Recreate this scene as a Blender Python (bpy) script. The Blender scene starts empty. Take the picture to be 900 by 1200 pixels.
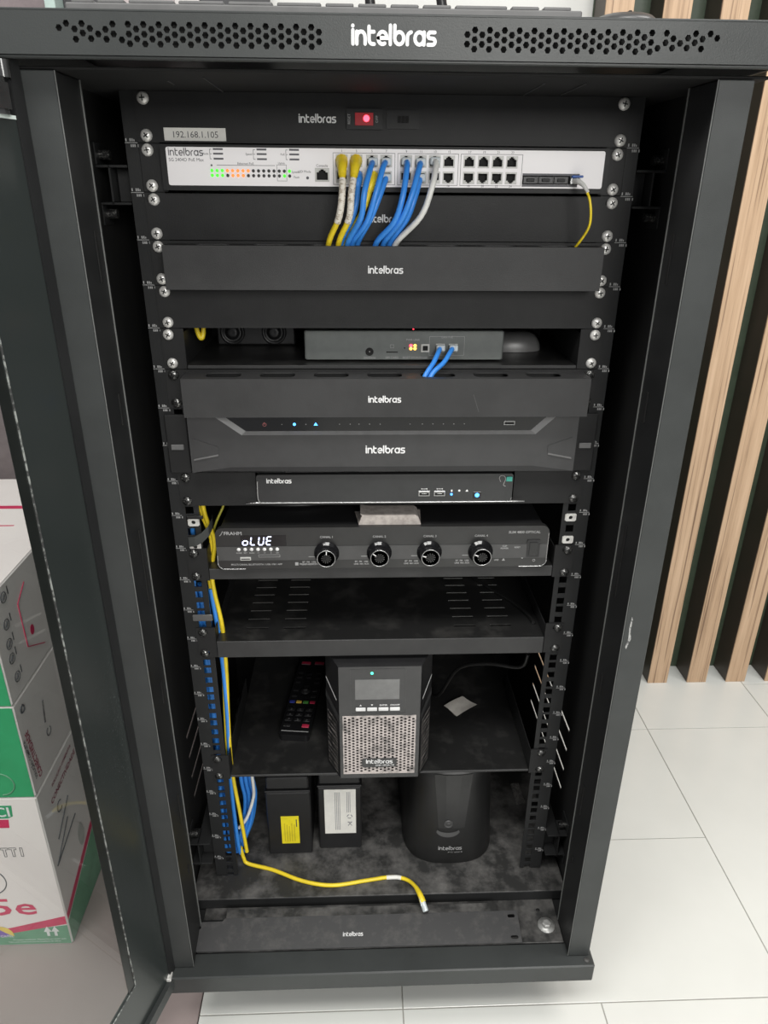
import bpy, math, random
from mathutils import Vector, Matrix
from mathutils.geometry import tessellate_polygon
random.seed(7)
C = bpy.context.scene.collection
H = 1.21                      # height of the top of the 24U rack above the floor; z below is measured from there
# ------------------------------------------------------------------ camera, sky, lights, exposure
cd = bpy.data.cameras.new('camera'); cam = bpy.data.objects.new('camera', cd); C.objects.link(cam)
cam.location = (-0.02959, -0.79444, -0.08361 + H)
cam.rotation_euler = (1.147126, -0.0077783, -0.0358691)
cd.sensor_fit = 'HORIZONTAL'; cd.sensor_width = 36.0; cd.lens = 839.8 * 36 / 900
cd.clip_start = 0.02
bpy.context.scene.camera = cam
W = bpy.data.worlds.new('office_light'); bpy.context.scene.world = W; W.use_nodes = True
W.node_tree.nodes['Background'].inputs[0].default_value = (0.97, 0.98, 1.0, 1)
W.node_tree.nodes['Background'].inputs[1].default_value = 0.34
def lamp(name, loc, size, power, rot=(0, 0, 0)):
    l = bpy.data.lights.new(name, 'AREA'); l.shape = 'RECTANGLE'; l.size = size[0]; l.size_y = size[1]
    l.energy = power; l.color = (1.0, 0.985, 0.95)
    o = bpy.data.objects.new(name, l); o.location = loc; o.rotation_euler = rot; C.objects.link(o); return o
lamp('front_fill_light', (0.85, -3.7, 2.15), (1.4, 1.3), 80, (math.radians(75), 0, 0))  # added fill lamp behind the camera to light the rack fronts
lamp('ceiling_light', (0.1, -1.05, 2.9), (1.2, 0.6), 34)
lamp('ceiling_light', (1.5, -0.3, 2.9), (1.2, 0.6), 30)
lamp('ceiling_light', (-1.2, -1.2, 2.9), (1.2, 0.6), 38)
vs = bpy.context.scene.view_settings
bpy.context.scene.display_settings.display_device = 'sRGB'
vs.view_transform = 'Standard'; vs.look = 'None'; vs.gamma = 1; vs.use_curve_mapping = False
vs.exposure = 0.08

# ------------------------------------------------------------------ materials
def nt(name):
    m = bpy.data.materials.new(name); m.use_nodes = True
    t = m.node_tree; return m, t, t.nodes['Principled BSDF'], t.nodes.new, t.links.new
def noise(t, scale, detail=3, rough=.6, stretch=None):
    N, L = t.nodes.new, t.links.new
    co = N('ShaderNodeTexCoord'); n = N('ShaderNodeTexNoise')
    n.inputs['Scale'].default_value = scale; n.inputs['Detail'].default_value = detail; n.inputs['Roughness'].default_value = rough
    if stretch:
        mp = N('ShaderNodeMapping'); mp.inputs['Scale'].default_value = stretch
        L(co.outputs['Object'], mp.inputs[0]); L(mp.outputs[0], n.inputs['Vector'])
    else: L(co.outputs['Object'], n.inputs['Vector'])
    return n
def ramp(t, src, stops):
    r = t.nodes.new('ShaderNodeValToRGB'); e = r.color_ramp.elements
    while len(e) < len(stops): e.new(.5)
    for k, (p, c) in enumerate(stops): e[k].position = p; e[k].color = (*c, 1)
    t.links.new(src, r.inputs[0]); return r
def mat(name, col, rough=.45, metal=0, col2=None, scale=40, lo=.4, hi=.65, bump=0, bscale=900, spec=.5, coat=0, stretch=None):
    m, t, b, N, L = nt(name)
    b.inputs['Roughness'].default_value = rough; b.inputs['Metallic'].default_value = metal
    b.inputs['Base Color'].default_value = (*col, 1); b.inputs['Specular IOR Level'].default_value = spec
    b.inputs['Coat Weight'].default_value = coat
    if col2 is None: col2 = tuple(c * .85 for c in col)
    L(ramp(t, noise(t, scale, 4, .65, stretch).outputs[0], [(lo, col), (hi, col2)]).outputs[0], b.inputs['Base Color'])
    if bump:
        bp = N('ShaderNodeBump'); bp.inputs['Strength'].default_value = bump; bp.inputs['Distance'].default_value = .0005
        L(noise(t, bscale, 2).outputs[0], bp.inputs['Height']); L(bp.outputs[0], b.inputs['Normal'])
    return m
def glow(name, col, s):
    m, t, b, N, L = nt(name)
    b.inputs['Base Color'].default_value = (*(c * .12 for c in col), 1); b.inputs['Emission Color'].default_value = (*col, 1); b.inputs['Emission Strength'].default_value = s
    return m
BLACK = mat('black_powder_coat', (.021, .0215, .022), .42, 0, (.016, .0165, .017), 9, spec=0.22, bump=.25)
PANEL = mat('panel_powder_coat', (.021, .0212, .0215), .45, 0, (.017, .017, .0175), 14, spec=0.2, bump=.22)
MGR = mat('manager_powder_coat', (.040, .040, .0405), .45, 0, (.032, .032, .0325), 14, spec=0.3, bump=.22)
FRAME = mat('frame_powder_coat', (.044, .0475, .047), .36, 0, (.036, .039, .0385), 11, spec=0.3, bump=.2)
DUSTY = mat('dusty_black_steel', (.024, .024, .0235), .55, 0, (.15, .145, .14), 24, .42, .74, .3)
DUSTB = mat('dusty_shelf_black', (.015, .015, .015), .34, 0, (.045, .044, .042), 22, .5, .8, .2)
EDGE = mat('worn_edge_highlight', (.15, .155, .15), .4)
DARK = mat('interior_black', (.010, .010, .010), .6)
VOID = mat('hole_black', (.004, .004, .004), .8)
PLAST = mat('black_plastic', (.016, .016, .017), .36, bump=.1)
GLOSS = mat('gloss_black_plastic', (.010, .010, .011), .12)
BEZEL = mat('bezel_grey_black', (.042, .042, .043), .36, bump=.1)
BAND = mat('amp_band_grey', (.06, .06, .06), .42)
LIGHTB = mat('grey_device_metal', (.115, .125, .12), .4, bump=.15)
TRIM = mat('silver_trim', (.42, .42, .42), .25, .8)
ZINC = mat('zinc_screw', (.78, .77, .74), .3, .35, (.6, .59, .57), 300)
STEEL = mat('worn_black_screw', (.05, .05, .05), .3, .8, (.3, .3, .29), 500, .5, .62)
SWITCHW = mat('switch_face_white', (.82, .80, .81), .4, 0, (.78, .76, .77), 6)
PORTG = mat('port_grey', (.52, .52, .50), .4)
CLEAR = mat('clear_plug', (.55, .6, .62), .15)
LABELW = mat('label_paper', (.80, .79, .74), .6, 0, (.74, .73, .69), 60)
PAPER = mat('crumpled_paper', (.66, .63, .58), .7, 0, (.55, .52, .48), 50)
CARD = mat('worn_card', (.46, .42, .39), .7, 0, (.30, .27, .25), 90)
YELLOW = mat('yellow_cable_jacket', (.90, .68, .03), .4)
YELLOWP = mat('pale_yellow_fibre', (.85, .74, .35), .4)
BLUE = mat('blue_cable_jacket', (.045, .27, .80), .38, 0, (.04, .24, .72))
WHITE = mat('white_cable_jacket', (.78, .78, .75), .4)
RUBBER = mat('black_cable_jacket', (.012, .012, .012), .35)
PRINT = mat('white_print', (.78, .78, .78), .5)
PRINTD = mat('dim_print', (.34, .34, .34), .5)
INK = mat('dark_ink', (.06, .06, .07), .6)
GREYINK = mat('grey_ink', (.10, .10, .11), .6)
LEDOFF = mat('led_off', (.05, .05, .05), .3)
LGREEN = glow('led_green', (.10, .9, .05), 1.1); LORANGE = glow('led_orange', (1, .22, .05), 1.5); LRED = glow('led_red', (1, .03, .05), 9)
ROCKR = glow('rocker_red', (.5, .01, .02), .28); LAMBER = glow('led_amber', (1, .5, .06), 5); LBLUE = glow('led_blue', (.05, .28, 1), 6)
LUPS = glow('led_ups_green', (.05, 1, .45), 5); SEG = glow('segment_white_blue', (.72, .76, 1), 2.2)
SCREEN = mat('grey_screen', (.16, .16, .16), .15)
DUSTMESH = mat('dusty_grille', (.50, .45, .43), .6, 0, (.16, .15, .145), 70, .46, .7)
GREEN = mat('carton_green', (.03, .36, .15), .5, 0, (.025, .30, .12), 7)
PINKW = mat('carton_white', (.80, .735, .72), .55, 0, (.76, .69, .68), 5)
CARTONG = mat('carton_side_white', (.76, .71, .70), .55, 0, (.72, .66, .65), 5)
CRIMSON = mat('carton_crimson', (.62, .03, .11), .5)
CGREEN = mat('carton_dull_green', (.13, .33, .20), .5)
PURPLE = mat('sticker_purple', (.22, .12, .45), .5); STYEL = mat('sticker_yellow', (.85, .62, .12), .5)
YLABEL = mat('yellow_label', (.85, .72, .02), .5)
TEAL = mat('teal_sticker', (.05, .35, .28), .5)
KEYG = mat('keyboard_grey', (.12, .12, .12), .5)
REDKEY = mat('red_key', (.55, .03, .08), .4); BLUEK = mat('blue_key', (.04, .06, .35), .4); GREENK = mat('green_key', (.08, .3, .06), .4); YELK = mat('yellow_key', (.75, .5, .08), .4)
WALLW = mat('white_wall', (.66, .66, .635), .7, 0, (.64, .64, .615), 2)
WALLG = mat('grey_partition', (.055, .055, .058), .6); WALLP = mat('pinkish_grey_cabinet', (.46, .40, .40), .5)
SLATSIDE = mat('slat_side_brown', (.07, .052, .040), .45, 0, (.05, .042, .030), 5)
SLATBACK = mat('slat_backing_green', (.05, .07, .045), .4)
TILE = mat('floor_tile_white', (.72, .728, .695), .2, 0, (.68, .688, .655), 3.5, .35, .7)
GROUT = mat('tile_joint_grey', (.38, .37, .34), .7)
BROWN = mat('brown_floor', (.31, .255, .245), .4, 0, (.28, .23, .22), 5)
# wood veneer with running grain
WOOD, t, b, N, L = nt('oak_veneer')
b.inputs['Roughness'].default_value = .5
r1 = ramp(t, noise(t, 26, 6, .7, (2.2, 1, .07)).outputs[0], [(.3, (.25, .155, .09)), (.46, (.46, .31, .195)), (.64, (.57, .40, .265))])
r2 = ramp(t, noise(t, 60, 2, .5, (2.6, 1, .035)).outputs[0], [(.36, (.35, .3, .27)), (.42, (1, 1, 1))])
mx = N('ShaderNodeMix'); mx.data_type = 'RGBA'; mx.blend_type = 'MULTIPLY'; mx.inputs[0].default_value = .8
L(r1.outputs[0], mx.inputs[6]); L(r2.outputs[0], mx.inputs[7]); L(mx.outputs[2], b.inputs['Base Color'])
# door glass: thin tinted pane with Fresnel reflection
GLASS, t, b, N, L = nt('tinted_door_glass')
t.nodes.remove(b)
tr = N('ShaderNodeBsdfTransparent'); tr.inputs[0].default_value = (.93, .95, .94, 1)
gl = N('ShaderNodeBsdfGlossy'); gl.inputs['Roughness'].default_value = .01; gl.inputs[0].default_value = (.9, .9, .9, 1)
fr = N('ShaderNodeFresnel'); fr.inputs[0].default_value = 1.45; ms = N('ShaderNodeMixShader')
geo = N('ShaderNodeNewGeometry'); inv = N('ShaderNodeMath'); inv.operation = 'SUBTRACT'; inv.inputs[0].default_value = 1; mul = N('ShaderNodeMath'); mul.operation = 'MULTIPLY'
L(geo.outputs['Backfacing'], inv.inputs[1]); L(fr.outputs[0], mul.inputs[0]); L(inv.outputs[0], mul.inputs[1]); L(mul.outputs[0], ms.inputs[0]); L(tr.outputs[0], ms.inputs[1]); L(gl.outputs[0], ms.inputs[2]); L(ms.outputs[0], t.nodes['Material Output'].inputs[0])
# black glass border, speckled with dust
FRIT, t, b, N, L = nt('black_glass_border')
b.inputs['Roughness'].default_value = .22
dn = noise(t, 420, 2, .8); dm = noise(t, 7, 2, .5, (1, 1, .35)); ad = N('ShaderNodeMath'); ad.operation = 'MULTIPLY_ADD'; ad.inputs[1].default_value = .4
L(dm.outputs[0], ad.inputs[0]); L(dn.outputs[0], ad.inputs[2])
L(ramp(t, ad.outputs[0], [(.90, (.026, .031, .030)), (1.02, (.085, .09, .088))]).outputs[0], b.inputs['Base Color'])

# ------------------------------------------------------------------ mesh building
def XZ(y): return lambda a, b_, d=0: (a, y + d, b_)          # drawn facing the viewer (-y); depth d goes back
def XY(z): return lambda a, b_, d=0: (a, b_, z - d)          # lying flat, depth goes down
def YZ(x, s=1): return lambda a, b_, d=0: (x + s * d, a, b_)
class MB:
    def __init__(s): s.v = []; s.f = []; s.m = []; s.sm = []
    def face(s, pts, mi=0, sm=False):
        n = len(s.v); s.v += [tuple(p) for p in pts]; s.f.append(tuple(range(n, n + len(pts)))); s.m.append(mi); s.sm.append(sm)
    def raw(s, vs_, fs, mi=0, sm=False):
        n = len(s.v); s.v += [tuple(p) for p in vs_]
        for f in fs: s.f.append(tuple(n + i for i in f)); s.m.append(mi); s.sm.append(sm)
    def box(s, x0, x1, y0, y1, z0, z1, mi=0, c=.0006):
        c = min(c, (x1 - x0) * .3, (y1 - y0) * .3, (z1 - z0) * .3)
        vs_ = []; idx = {}
        for sx in (0, 1):
            for sy in (0, 1):
                for sz in (0, 1):
                    X, Y, Z = (x0, x1)[sx], (y0, y1)[sy], (z0, z1)[sz]
                    dx, dy, dz = (c, -c)[sx], (c, -c)[sy], (c, -c)[sz]
                    idx[sx, sy, sz] = len(vs_)
                    vs_ += [(X, Y + dy, Z + dz), (X + dx, Y, Z + dz), (X + dx, Y + dy, Z)]
        I = lambda a, k: idx[a] + k
        fs = []
        for ax in range(3):
            for sd in (0, 1):
                o = [q for q in range(3) if q != ax]
                q = []
                for (p, r) in ((0, 0), (1, 0), (1, 1), (0, 1)):
                    a = [0, 0, 0]; a[ax] = sd; a[o[0]] = p; a[o[1]] = r; q.append(I(tuple(a), ax))
                fs.append(tuple(q if (sd == 1) == (ax != 1) else q[::-1]))
        for ax in range(3):
            o = [q for q in range(3) if q != ax]
            for p in (0, 1):
                for r in (0, 1):
                    a = [0, 0, 0]; a[o[0]] = p; a[o[1]] = r; b_ = list(a); b_[ax] = 1; a, b_ = tuple(a), tuple(b_)
                    fs.append((I(a, o[0]), I(b_, o[0]), I(b_, o[1]), I(a, o[1])))
        for a in idx: fs.append((I(a, 0), I(a, 1), I(a, 2)))
        s.raw(vs_, fs, mi); return s
    def plate(s, outline, mp, th, holes=(), mi=0):
        loops = [list(outline)] + [list(h) for h in holes]
        flat = [p for l in loops for p in l]
        tris = tessellate_polygon([[Vector((p[0], p[1], 0)) for p in l] for l in loops])
        n = len(flat)
        vs_ = [mp(p[0], p[1], 0) for p in flat] + [mp(p[0], p[1], th) for p in flat]
        fs = [tuple(t_) for t_ in tris] + [tuple(i + n for i in t_[::-1]) for t_ in tris]
        k = 0
        for l in loops:
            m_ = len(l)
            for i in range(m_):
                j = (i + 1) % m_; fs.append((k + i, k + j, k + j + n, k + i + n))
            k += m_
        s.raw(vs_, fs, mi); return s
    def flat(s, pts, mp, mi=0):
        s.face([mp(p[0], p[1], 0) for p in pts], mi); return s
    def tube(s, pts, r, n=8, mi=0, sub=4, caps=True):
        P = [Vector(p) for p in pts]
        if sub > 1 and len(P) > 2:
            Q = []
            for i in range(len(P) - 1):
                a = P[max(i - 1, 0)]; b_ = P[i]; c = P[i + 1]; d = P[min(i + 2, len(P) - 1)]
                for k in range(sub):
                    u = k / sub
                    Q.append(.5 * ((2 * b_) + (c - a) * u + (2 * a - 5 * b_ + 4 * c - d) * u * u + (3 * b_ - a - 3 * c + d) * u ** 3))
            P = Q + [P[-1]]
        rs = r if callable(r) else (lambda u: r)
        up = Vector((.13, .2, 1)); vs_ = []
        nrm = None
        for i, p in enumerate(P):
            tg = (P[min(i + 1, len(P) - 1)] - P[max(i - 1, 0)]).normalized()
            if nrm is None:
                nrm = tg.cross(up if abs(tg.dot(up.normalized())) < .95 else Vector((1, 0, 0))).normalized()
            nrm = (nrm - tg * nrm.dot(tg)).normalized(); bn = tg.cross(nrm)
            R_ = rs(i / (len(P) - 1))
            for k in range(n):
                a = 2 * math.pi * k / n; vs_.append(p + R_ * (nrm * math.cos(a) + bn * math.sin(a)))
        fs = []
        for i in range(len(P) - 1):
            for k in range(n):
                fs.append((i * n + k, i * n + (k + 1) % n, (i + 1) * n + (k + 1) % n, (i + 1) * n + k))
        s.raw(vs_, fs, mi, True)
        if caps: s.raw(vs_[:n], [tuple(range(n))[::-1]], mi); s.raw(vs_[-n:], [tuple(range(n))], mi)
        return s
    def lathe(s, prof, c, ax='y', n=24, mi=0, sm=True):          # prof: (radius, distance along axis)
        vs_ = []
        for (r, d) in prof:
            for k in range(n):
                a = 2 * math.pi * k / n; p, q = r * math.cos(a), r * math.sin(a)
                vs_.append((c[0] + p, c[1] + d, c[2] + q) if ax == 'y' else (c[0] + p, c[1] + q, c[2] + d) if ax == 'z' else (c[0] + d, c[1] + p, c[2] + q))
        fs = []
        for i in range(len(prof) - 1):
            for k in range(n): fs.append((i * n + k, i * n + (k + 1) % n, (i + 1) * n + (k + 1) % n, (i + 1) * n + k))
        s.raw(vs_, fs, mi, sm)
        for i in (0, len(prof) - 1):
            if prof[i][0] > 1e-6: s.raw(vs_[i * n:(i + 1) * n], [tuple(range(n))], mi)
        return s
    def text(s, txt, size, mp, a, b_, align='C', bold=0, rot=0, mi=0, wide=1):
        me = text_mesh(txt, bold); xs = [v[0] for v in me[0]]
        w = max(xs); off = {'C': -w / 2, 'L': 0, 'R': -w}[align]
        ca, sa = math.cos(rot), math.sin(rot)
        vs_ = []
        for (x, y) in me[0]:
            x, y = (x + off) * size * wide, y * size
            vs_.append(mp(a + x * ca - y * sa, b_ + x * sa + y * ca, 0))
        s.raw(vs_, me[1], mi); return s
    def logo(s, mp, a, b_, width, mi=0, th=.2):
        """the rounded lower-case wordmark, centred on a,b_"""
        vs_, k = [], width / LOGOW
        def pen(pl, d):
            r = th / 2
            pl = [Vector(p) for p in pl]
            pl = [p for i, p in enumerate(pl) if i == 0 or (p - pl[i - 1]).length > 1e-4]
            loop = (pl[0] - pl[-1]).length < .02 and len(pl) > 4
            if loop: pl = pl[:-1]
            n_ = len(pl); L_, R_ = [], []
            for i, p in enumerate(pl):
                t0 = (p - pl[i - 1]).normalized() if (i or loop) else None
                t1 = (pl[(i + 1) % n_] - p).normalized() if (i < n_ - 1 or loop) else None
                t0 = t0 or t1; t1 = t1 or t0; tg = (t0 + t1).normalized()
                nn = Vector((-tg.y, tg.x)) * (r / max(.5, tg.dot(t0)))
                L_.append(p + nn); R_.append(p - nn)
            P = lambda v: mp(a + (v.x - LOGOW / 2) * k, b_ + (v.y - .62) * k, d)
            for i in range(n_ if loop else n_ - 1):
                j = (i + 1) % n_; s.face([P(L_[i]), P(R_[i]), P(R_[j]), P(L_[j])], mi)
            if not loop:
                for p, tg in ((pl[0], (pl[0] - pl[1]).normalized()), (pl[-1], (pl[-1] - pl[-2]).normalized())):
                    a0 = math.atan2(tg.y, tg.x)
                    s.face([P(p + Vector((math.cos(a0 + q * math.pi / 6), math.sin(a0 + q * math.pi / 6))) * r) for q in range(-3, 4)], mi)
        for i, st in enumerate(LOGO): pen(st, -2.5e-5 * i)
        return s
    def build(s, name, mats, parent=None, loc=None):
        root = parent
        while root is not None and root.parent: root = root.parent
        off = Vector(root['_o']) if root is not None else Vector(loc or (0, 0, 0))
        me = bpy.data.meshes.new(name)
        me.from_pydata([(x - off.x, y - off.y, z - off.z) for (x, y, z) in s.v], [], s.f)
        for m in (mats if isinstance(mats, (list, tuple)) else [mats]): me.materials.append(m)
        me.polygons.foreach_set('material_index', s.m); me.polygons.foreach_set('use_smooth', s.sm)
        me.update()
        if me.polygons:
            import bmesh
            bm = bmesh.new(); bm.from_mesh(me); bmesh.ops.recalc_face_normals(bm, faces=bm.faces); bm.to_mesh(me); bm.free()
        o = bpy.data.objects.new(name, me); C.objects.link(o)
        if parent is not None: o.parent = parent
        else: o.location = (off.x, off.y, off.z + H); o['_o'] = tuple(off)
        return o
def spline(pts, sub):
    P = [Vector(p) for p in pts]; Q = []
    for i in range(len(P) - 1):
        a = P[max(i - 1, 0)]; b_ = P[i]; c = P[i + 1]; d = P[min(i + 2, len(P) - 1)]
        for k in range(sub):
            u = k / sub; Q.append(.5 * ((2 * b_) + (c - a) * u + (2 * a - 5 * b_ + 4 * c - d) * u * u + (3 * b_ - a - 3 * c + d) * u ** 3))
    return Q + [P[-1]]
def put(o_mesh, name, parent, pos):                               # another copy of a small piece, sharing its mesh
    root = parent
    while root.parent: root = root.parent
    o = bpy.data.objects.new(name, o_mesh); C.objects.link(o); o.parent = parent
    o.location = Vector(pos) - Vector(root['_o']); return o
def mesh_only(mb, name, mats):
    o = mb.build(name, mats); me = o.data; bpy.data.objects.remove(o); return me
_tc = {}
def text_mesh(txt, bold=0):
    key = (txt, bold)
    if key not in _tc:
        c = bpy.data.curves.new('t', 'FONT'); c.body = txt; c.size = 1; c.offset = bold; c.resolution_u = 2
        o = bpy.data.objects.new('t', c); me = bpy.data.meshes.new_from_object(o)
        _tc[key] = ([(v.co.x, v.co.y) for v in me.vertices], [tuple(p.vertices) for p in me.polygons])
        bpy.data.objects.remove(o); bpy.data.curves.remove(c); bpy.data.meshes.remove(me)
    return _tc[key]
def arc(cx, cy, r, a0, a1, n=10, ry=None):
    return [(cx + r * math.cos(math.radians(a0 + (a1 - a0) * i / n)), cy + (ry or r) * math.sin(math.radians(a0 + (a1 - a0) * i / n))) for i in range(n + 1)]
LOGO = []
_x = .1
def _g(w, *st):
    global _x
    for s_ in st: LOGO.append([(_x + p[0], p[1]) for p in s_])
    _x += w
_g(.32, [(0, .1), (0, 1.05)], [(0, 1.34), (0, 1.36)])
_g(1.0, [(0, .1), (0, .95)], arc(.34, .56, .34, 180, 0, 8, .4) + [(.68, .1)])
_g(.72, [(0, 1.3), (0, .42)] + arc(.3, .4, .3, 180, 270, 4) + [(.42, .1)], [(0, .95), (.4, .95)])
_g(1.02, [(.02, .53), (.74, .53)] + arc(.38, .53, .36, 0, 300, 14, .43))
_g(.36, [(0, .1), (0, 1.4)])
_g(1.04, [(0, 1.4), (0, .53)], arc(.37, .53, .37, 0, 360, 16, .43))
_g(.62, [(0, .1), (0, .6)] + arc(.36, .6, .36, 180, 100, 5))
_g(1.06, [(.74, .1), (.74, .96)], arc(.37, .53, .37, 0, 360, 16, .43))
_g(.62, [(.56, .96), (.2, .96)] + arc(.2, .75, .2, 90, 270, 6) + [(.38, .54)] + arc(.38, .32, .22, 90, -90, 6) + [(.02, .1)])
LOGOW = _x + .05
def thing(name, label, cat, loc, group=None, rot=(0, 0, 0)):
    o = bpy.data.objects.new(name, None); C.objects.link(o); o.empty_display_size = .05
    o.location = (loc[0], loc[1], loc[2] + H); o.rotation_euler = rot; o['_o'] = tuple(loc)
    o['label'] = label; o['category'] = cat
    if group: o['group'] = group
    return o
def tag(o, label, cat, group=None):
    o['label'] = label; o['category'] = cat
    if group: o['group'] = group
    return o
def struct(o): o['kind'] = 'structure'; return o
def rect(x0, x1, z0, z1): return [(x0, z0), (x1, z0), (x1, z1), (x0, z1)]
def rrect(x0, x1, z0, z1, r, n=4):
    return arc(x1 - r, z0 + r, r, -90, 0, n) + arc(x1 - r, z1 - r, r, 0, 90, n) + arc(x0 + r, z1 - r, r, 90, 180, n) + arc(x0 + r, z0 + r, r, 180, 270, n)
def ngon(cx, cz, r, n=6, ph=0): return [(cx + r * math.cos(ph + 2 * math.pi * k / n), cz + r * math.sin(ph + 2 * math.pi * k / n)) for k in range(n)]
U = .04445

# ------------------------------------------------------------------ the setting
fl = struct(MB().box(-.2725, 3.2, -2.2, .72, -1.25, -1.2115, 0, .001).build('floor', GROUT, None, (0, 0, -1.2115)))
struct(MB().box(-.2725, 3.2, -4.2, -2.2005, -1.25, -1.2115, 0, .001).build('floor', GROUT, None, (1, -3, -1.2115)))
tl = []
def tiles(x0, x1, ys):
    for y0, y1 in zip(ys, ys[1:]): tl.append((x0, x1, y0, y1))
tiles(-.2725, .032, [-.735, -.42, -.1195, .177, .478, .715])
for x0, x1 in ((.032, .334), (.334, .63)): tiles(x0, x1, [-.735, -.42, -.1195])
tiles(.032, .63, [-.1195, .177, .478, .715])
tiles(.63, .932, [-.735, -.418, -.118, .4785, .715])
for k in range(3): tiles(.932 + .302 * k, 1.234 + .302 * k, [-.735, -.42, -.1195, .18, .634, .715])
for i in range(6):
    for j in range(6): tl.append((-.2725 + .58 * i, -.2725 + .58 * (i + 1), -.735 - .58 * (j + 1), -.735 - .58 * j))
for (x0, x1, y0, y1) in tl:
    dz = random.uniform(-.0002, .0002)
    MB().box(x0 + .0009, x1 - .0009, y0 + .0009, y1 - .0009, -1.2116, -1.21 + dz, 0, .0005).build('tile', TILE, fl)
fb = struct(MB().box(-2.2, -.2735, -2.2, .72, -1.25, -1.21, 0, .001).build('floor', BROWN, None, (-1.2, 0, -1.21)))
wb = struct(MB().box(-2.2, 2.2, .718, .80, -1.25, 1.6, 0, .001).build('wall_back', WALLW, None, (0, .76, -1.21)))
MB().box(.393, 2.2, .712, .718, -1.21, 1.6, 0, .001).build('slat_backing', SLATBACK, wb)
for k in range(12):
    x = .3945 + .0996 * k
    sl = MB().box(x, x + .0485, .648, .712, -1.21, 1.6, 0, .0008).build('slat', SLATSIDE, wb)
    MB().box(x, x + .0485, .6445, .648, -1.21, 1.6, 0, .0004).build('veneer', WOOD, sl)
# grey glazed partition standing left of the white wall
d1 = struct(MB().box(-.295, -.176, .70, .717, -1.21, 1.6, 0, .001).build('trim_1', WALLG, None, (-.235, .71, -1.21)))
d2 = struct(MB().box(-.452, -.338, .70, .717, -1.21, 1.6, 0, .001).build('door_1', WALLP, None, (-.4, .71, -1.21)))
struct(MB().box(-.3375, -.2955, .695, .717, -1.21, 1.6, 0, .001).build('trim_2', mat('pale_door_edge', (.6, .57, .56), .5), None, (-.31, .71, -1.21)))
struct(MB().box(-.5275, -.4525, .70, .717, -1.21, 1.6, 0, .001).build('trim_3', WALLG, None, (-.49, .71, -1.21)))
struct(MB().box(-.5455, -.528, .66, .717, -1.21, 1.6, 0, .001).build('trim_4', mat('glass_edge_green', (.45, .56, .52), .2), None, (-.537, .69, -1.21)))
struct(MB().box(-2.2, -.546, .70, .717, -1.21, 1.6, 0, .001).build('wall_left', mat('dim_pink_wall', (.22, .18, .185), .5), None, (-1.3, .71, -1.21)))

# ------------------------------------------------------------------ the cabinet
cab = thing('server_cabinet', 'tall black steel network cabinet with its glass door swung open', 'cabinet', (0, .15, -1.21))
# roof with two groups of hexagonal holes in its front face
holes = []
def hexes(x0, dirn):
    taper = [(0, .0247), (1, .0275), (2, .024), (2, .0175), (3, .0275), (3, .0215), (4, .0245), (4, .018), (5, .021), (6, .024), (6, .0178), (7, .0275), (7, .0212), (8, .0175)]
    for c, z in taper: holes.append(ngon(x0 + dirn * c * .00572, z, .0025))
    for c in range(9, 35):
        for r in range(3 if c % 2 else 2):
            holes.append(ngon(x0 + dirn * c * .00572, (.0275 if c % 2 else .0245) - r * .0062, .0025))
hexes(-.2512, 1); hexes(.2512, -1)
MB().plate(rect(-.312, .312, .0075, .0355), XZ(-.1470), .0015, holes).build('roof_front', FRAME, cab)
m = MB(); m.box(-.312, .312, -.1452, .46, .0355, .0375, 0, .001); m.box(-.312, .312, -.1455, -.1405, .0050, .0078, 0, .001)
m.box(-.312, .312, -.1398, -.1385, .0075, .0355, 1)
m.box(-.312, -.309, -.145, .46, .0075, .0355); m.box(.309, .312, -.145, .46, .0075, .0355)
m.box(-.3085, .3085, -.128, .455, -.0, .0025, 1)
m.build('roof', [FRAME, VOID], cab)
MB().logo(XZ(-.14715), .0004, .0222, .0645, th=.27).build('logo', PRINT, cab)
for x0, y0_, y1_ in ((-.1556, -.098, -.001), (-.1905, -.075, -.05), (.1325, -.092, -.006), (.1675, -.095, -.010)): MB().box(x0 - .0006, x0 + .0006, y0_, y1_, -.0008, .0).build('lit_roof_slot', BAND, cab)  # grey strips: light shining through the slots, put into the colour
for sx in (-1, 1):
    X = lambda a, b_: (min(sx * a, sx * b_), max(sx * a, sx * b_))
    p = MB(); p.box(*X(.2660, .2960), -.130, -.1275, -1.083, -.0005, 0, .0012); p.box(*X(.2660, .2685), -.1275, -.0735, -1.083, -.0005, 1, .0008)
    p.box(*X(.2685, .2860), -.0755, -.0735, -1.083, -.0005, 1); p.box(*X(.2935, .2960), -.1275, -.06, -1.083, -.0005)
    post = p.build('post', [FRAME, BLACK], cab)  # inner returns in the blacker coat: their shade put into the colour
    sl_ = MB(); sl_.box(*X(.2648, .2660), -.0750, -.0728, -1.083, -.0005, 0, .0003); sl_.box(*X(.2652, .2660), -.1302, -.1290, -1.083, -.0005, 0, .0003); sl_.build('edge_highlight', EDGE, post)  # added pale strips: highlight along the worn post edges, painted on
    for zz, hh in ((-.12, .045), (-.27, .032), (-.42, .09), (-.62, .03), (-.80, .05), (-.93, .012)):
        MB().box(*X(.2650, .26595), -.0935, -.0885, zz - hh, zz, 0, .0002).build('slot', VOID, post)
    # side panel with horizontal louvre slots
    sl = [[(.046, z), (.262, z), (.262, z + .0065), (.046, z + .0065)] for z in (-.832, -.870, -.909, -.947)]
    MB().plate(rect(-.06, .45, -1.083, .0), YZ(sx * .2865, sx), .0012, sl).build('side_panel', DARK, cab)
MB().box(-.296, .296, .4505, .4525, -1.083, .0, 0, .0005).build('back_panel', DARK, cab)
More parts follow.
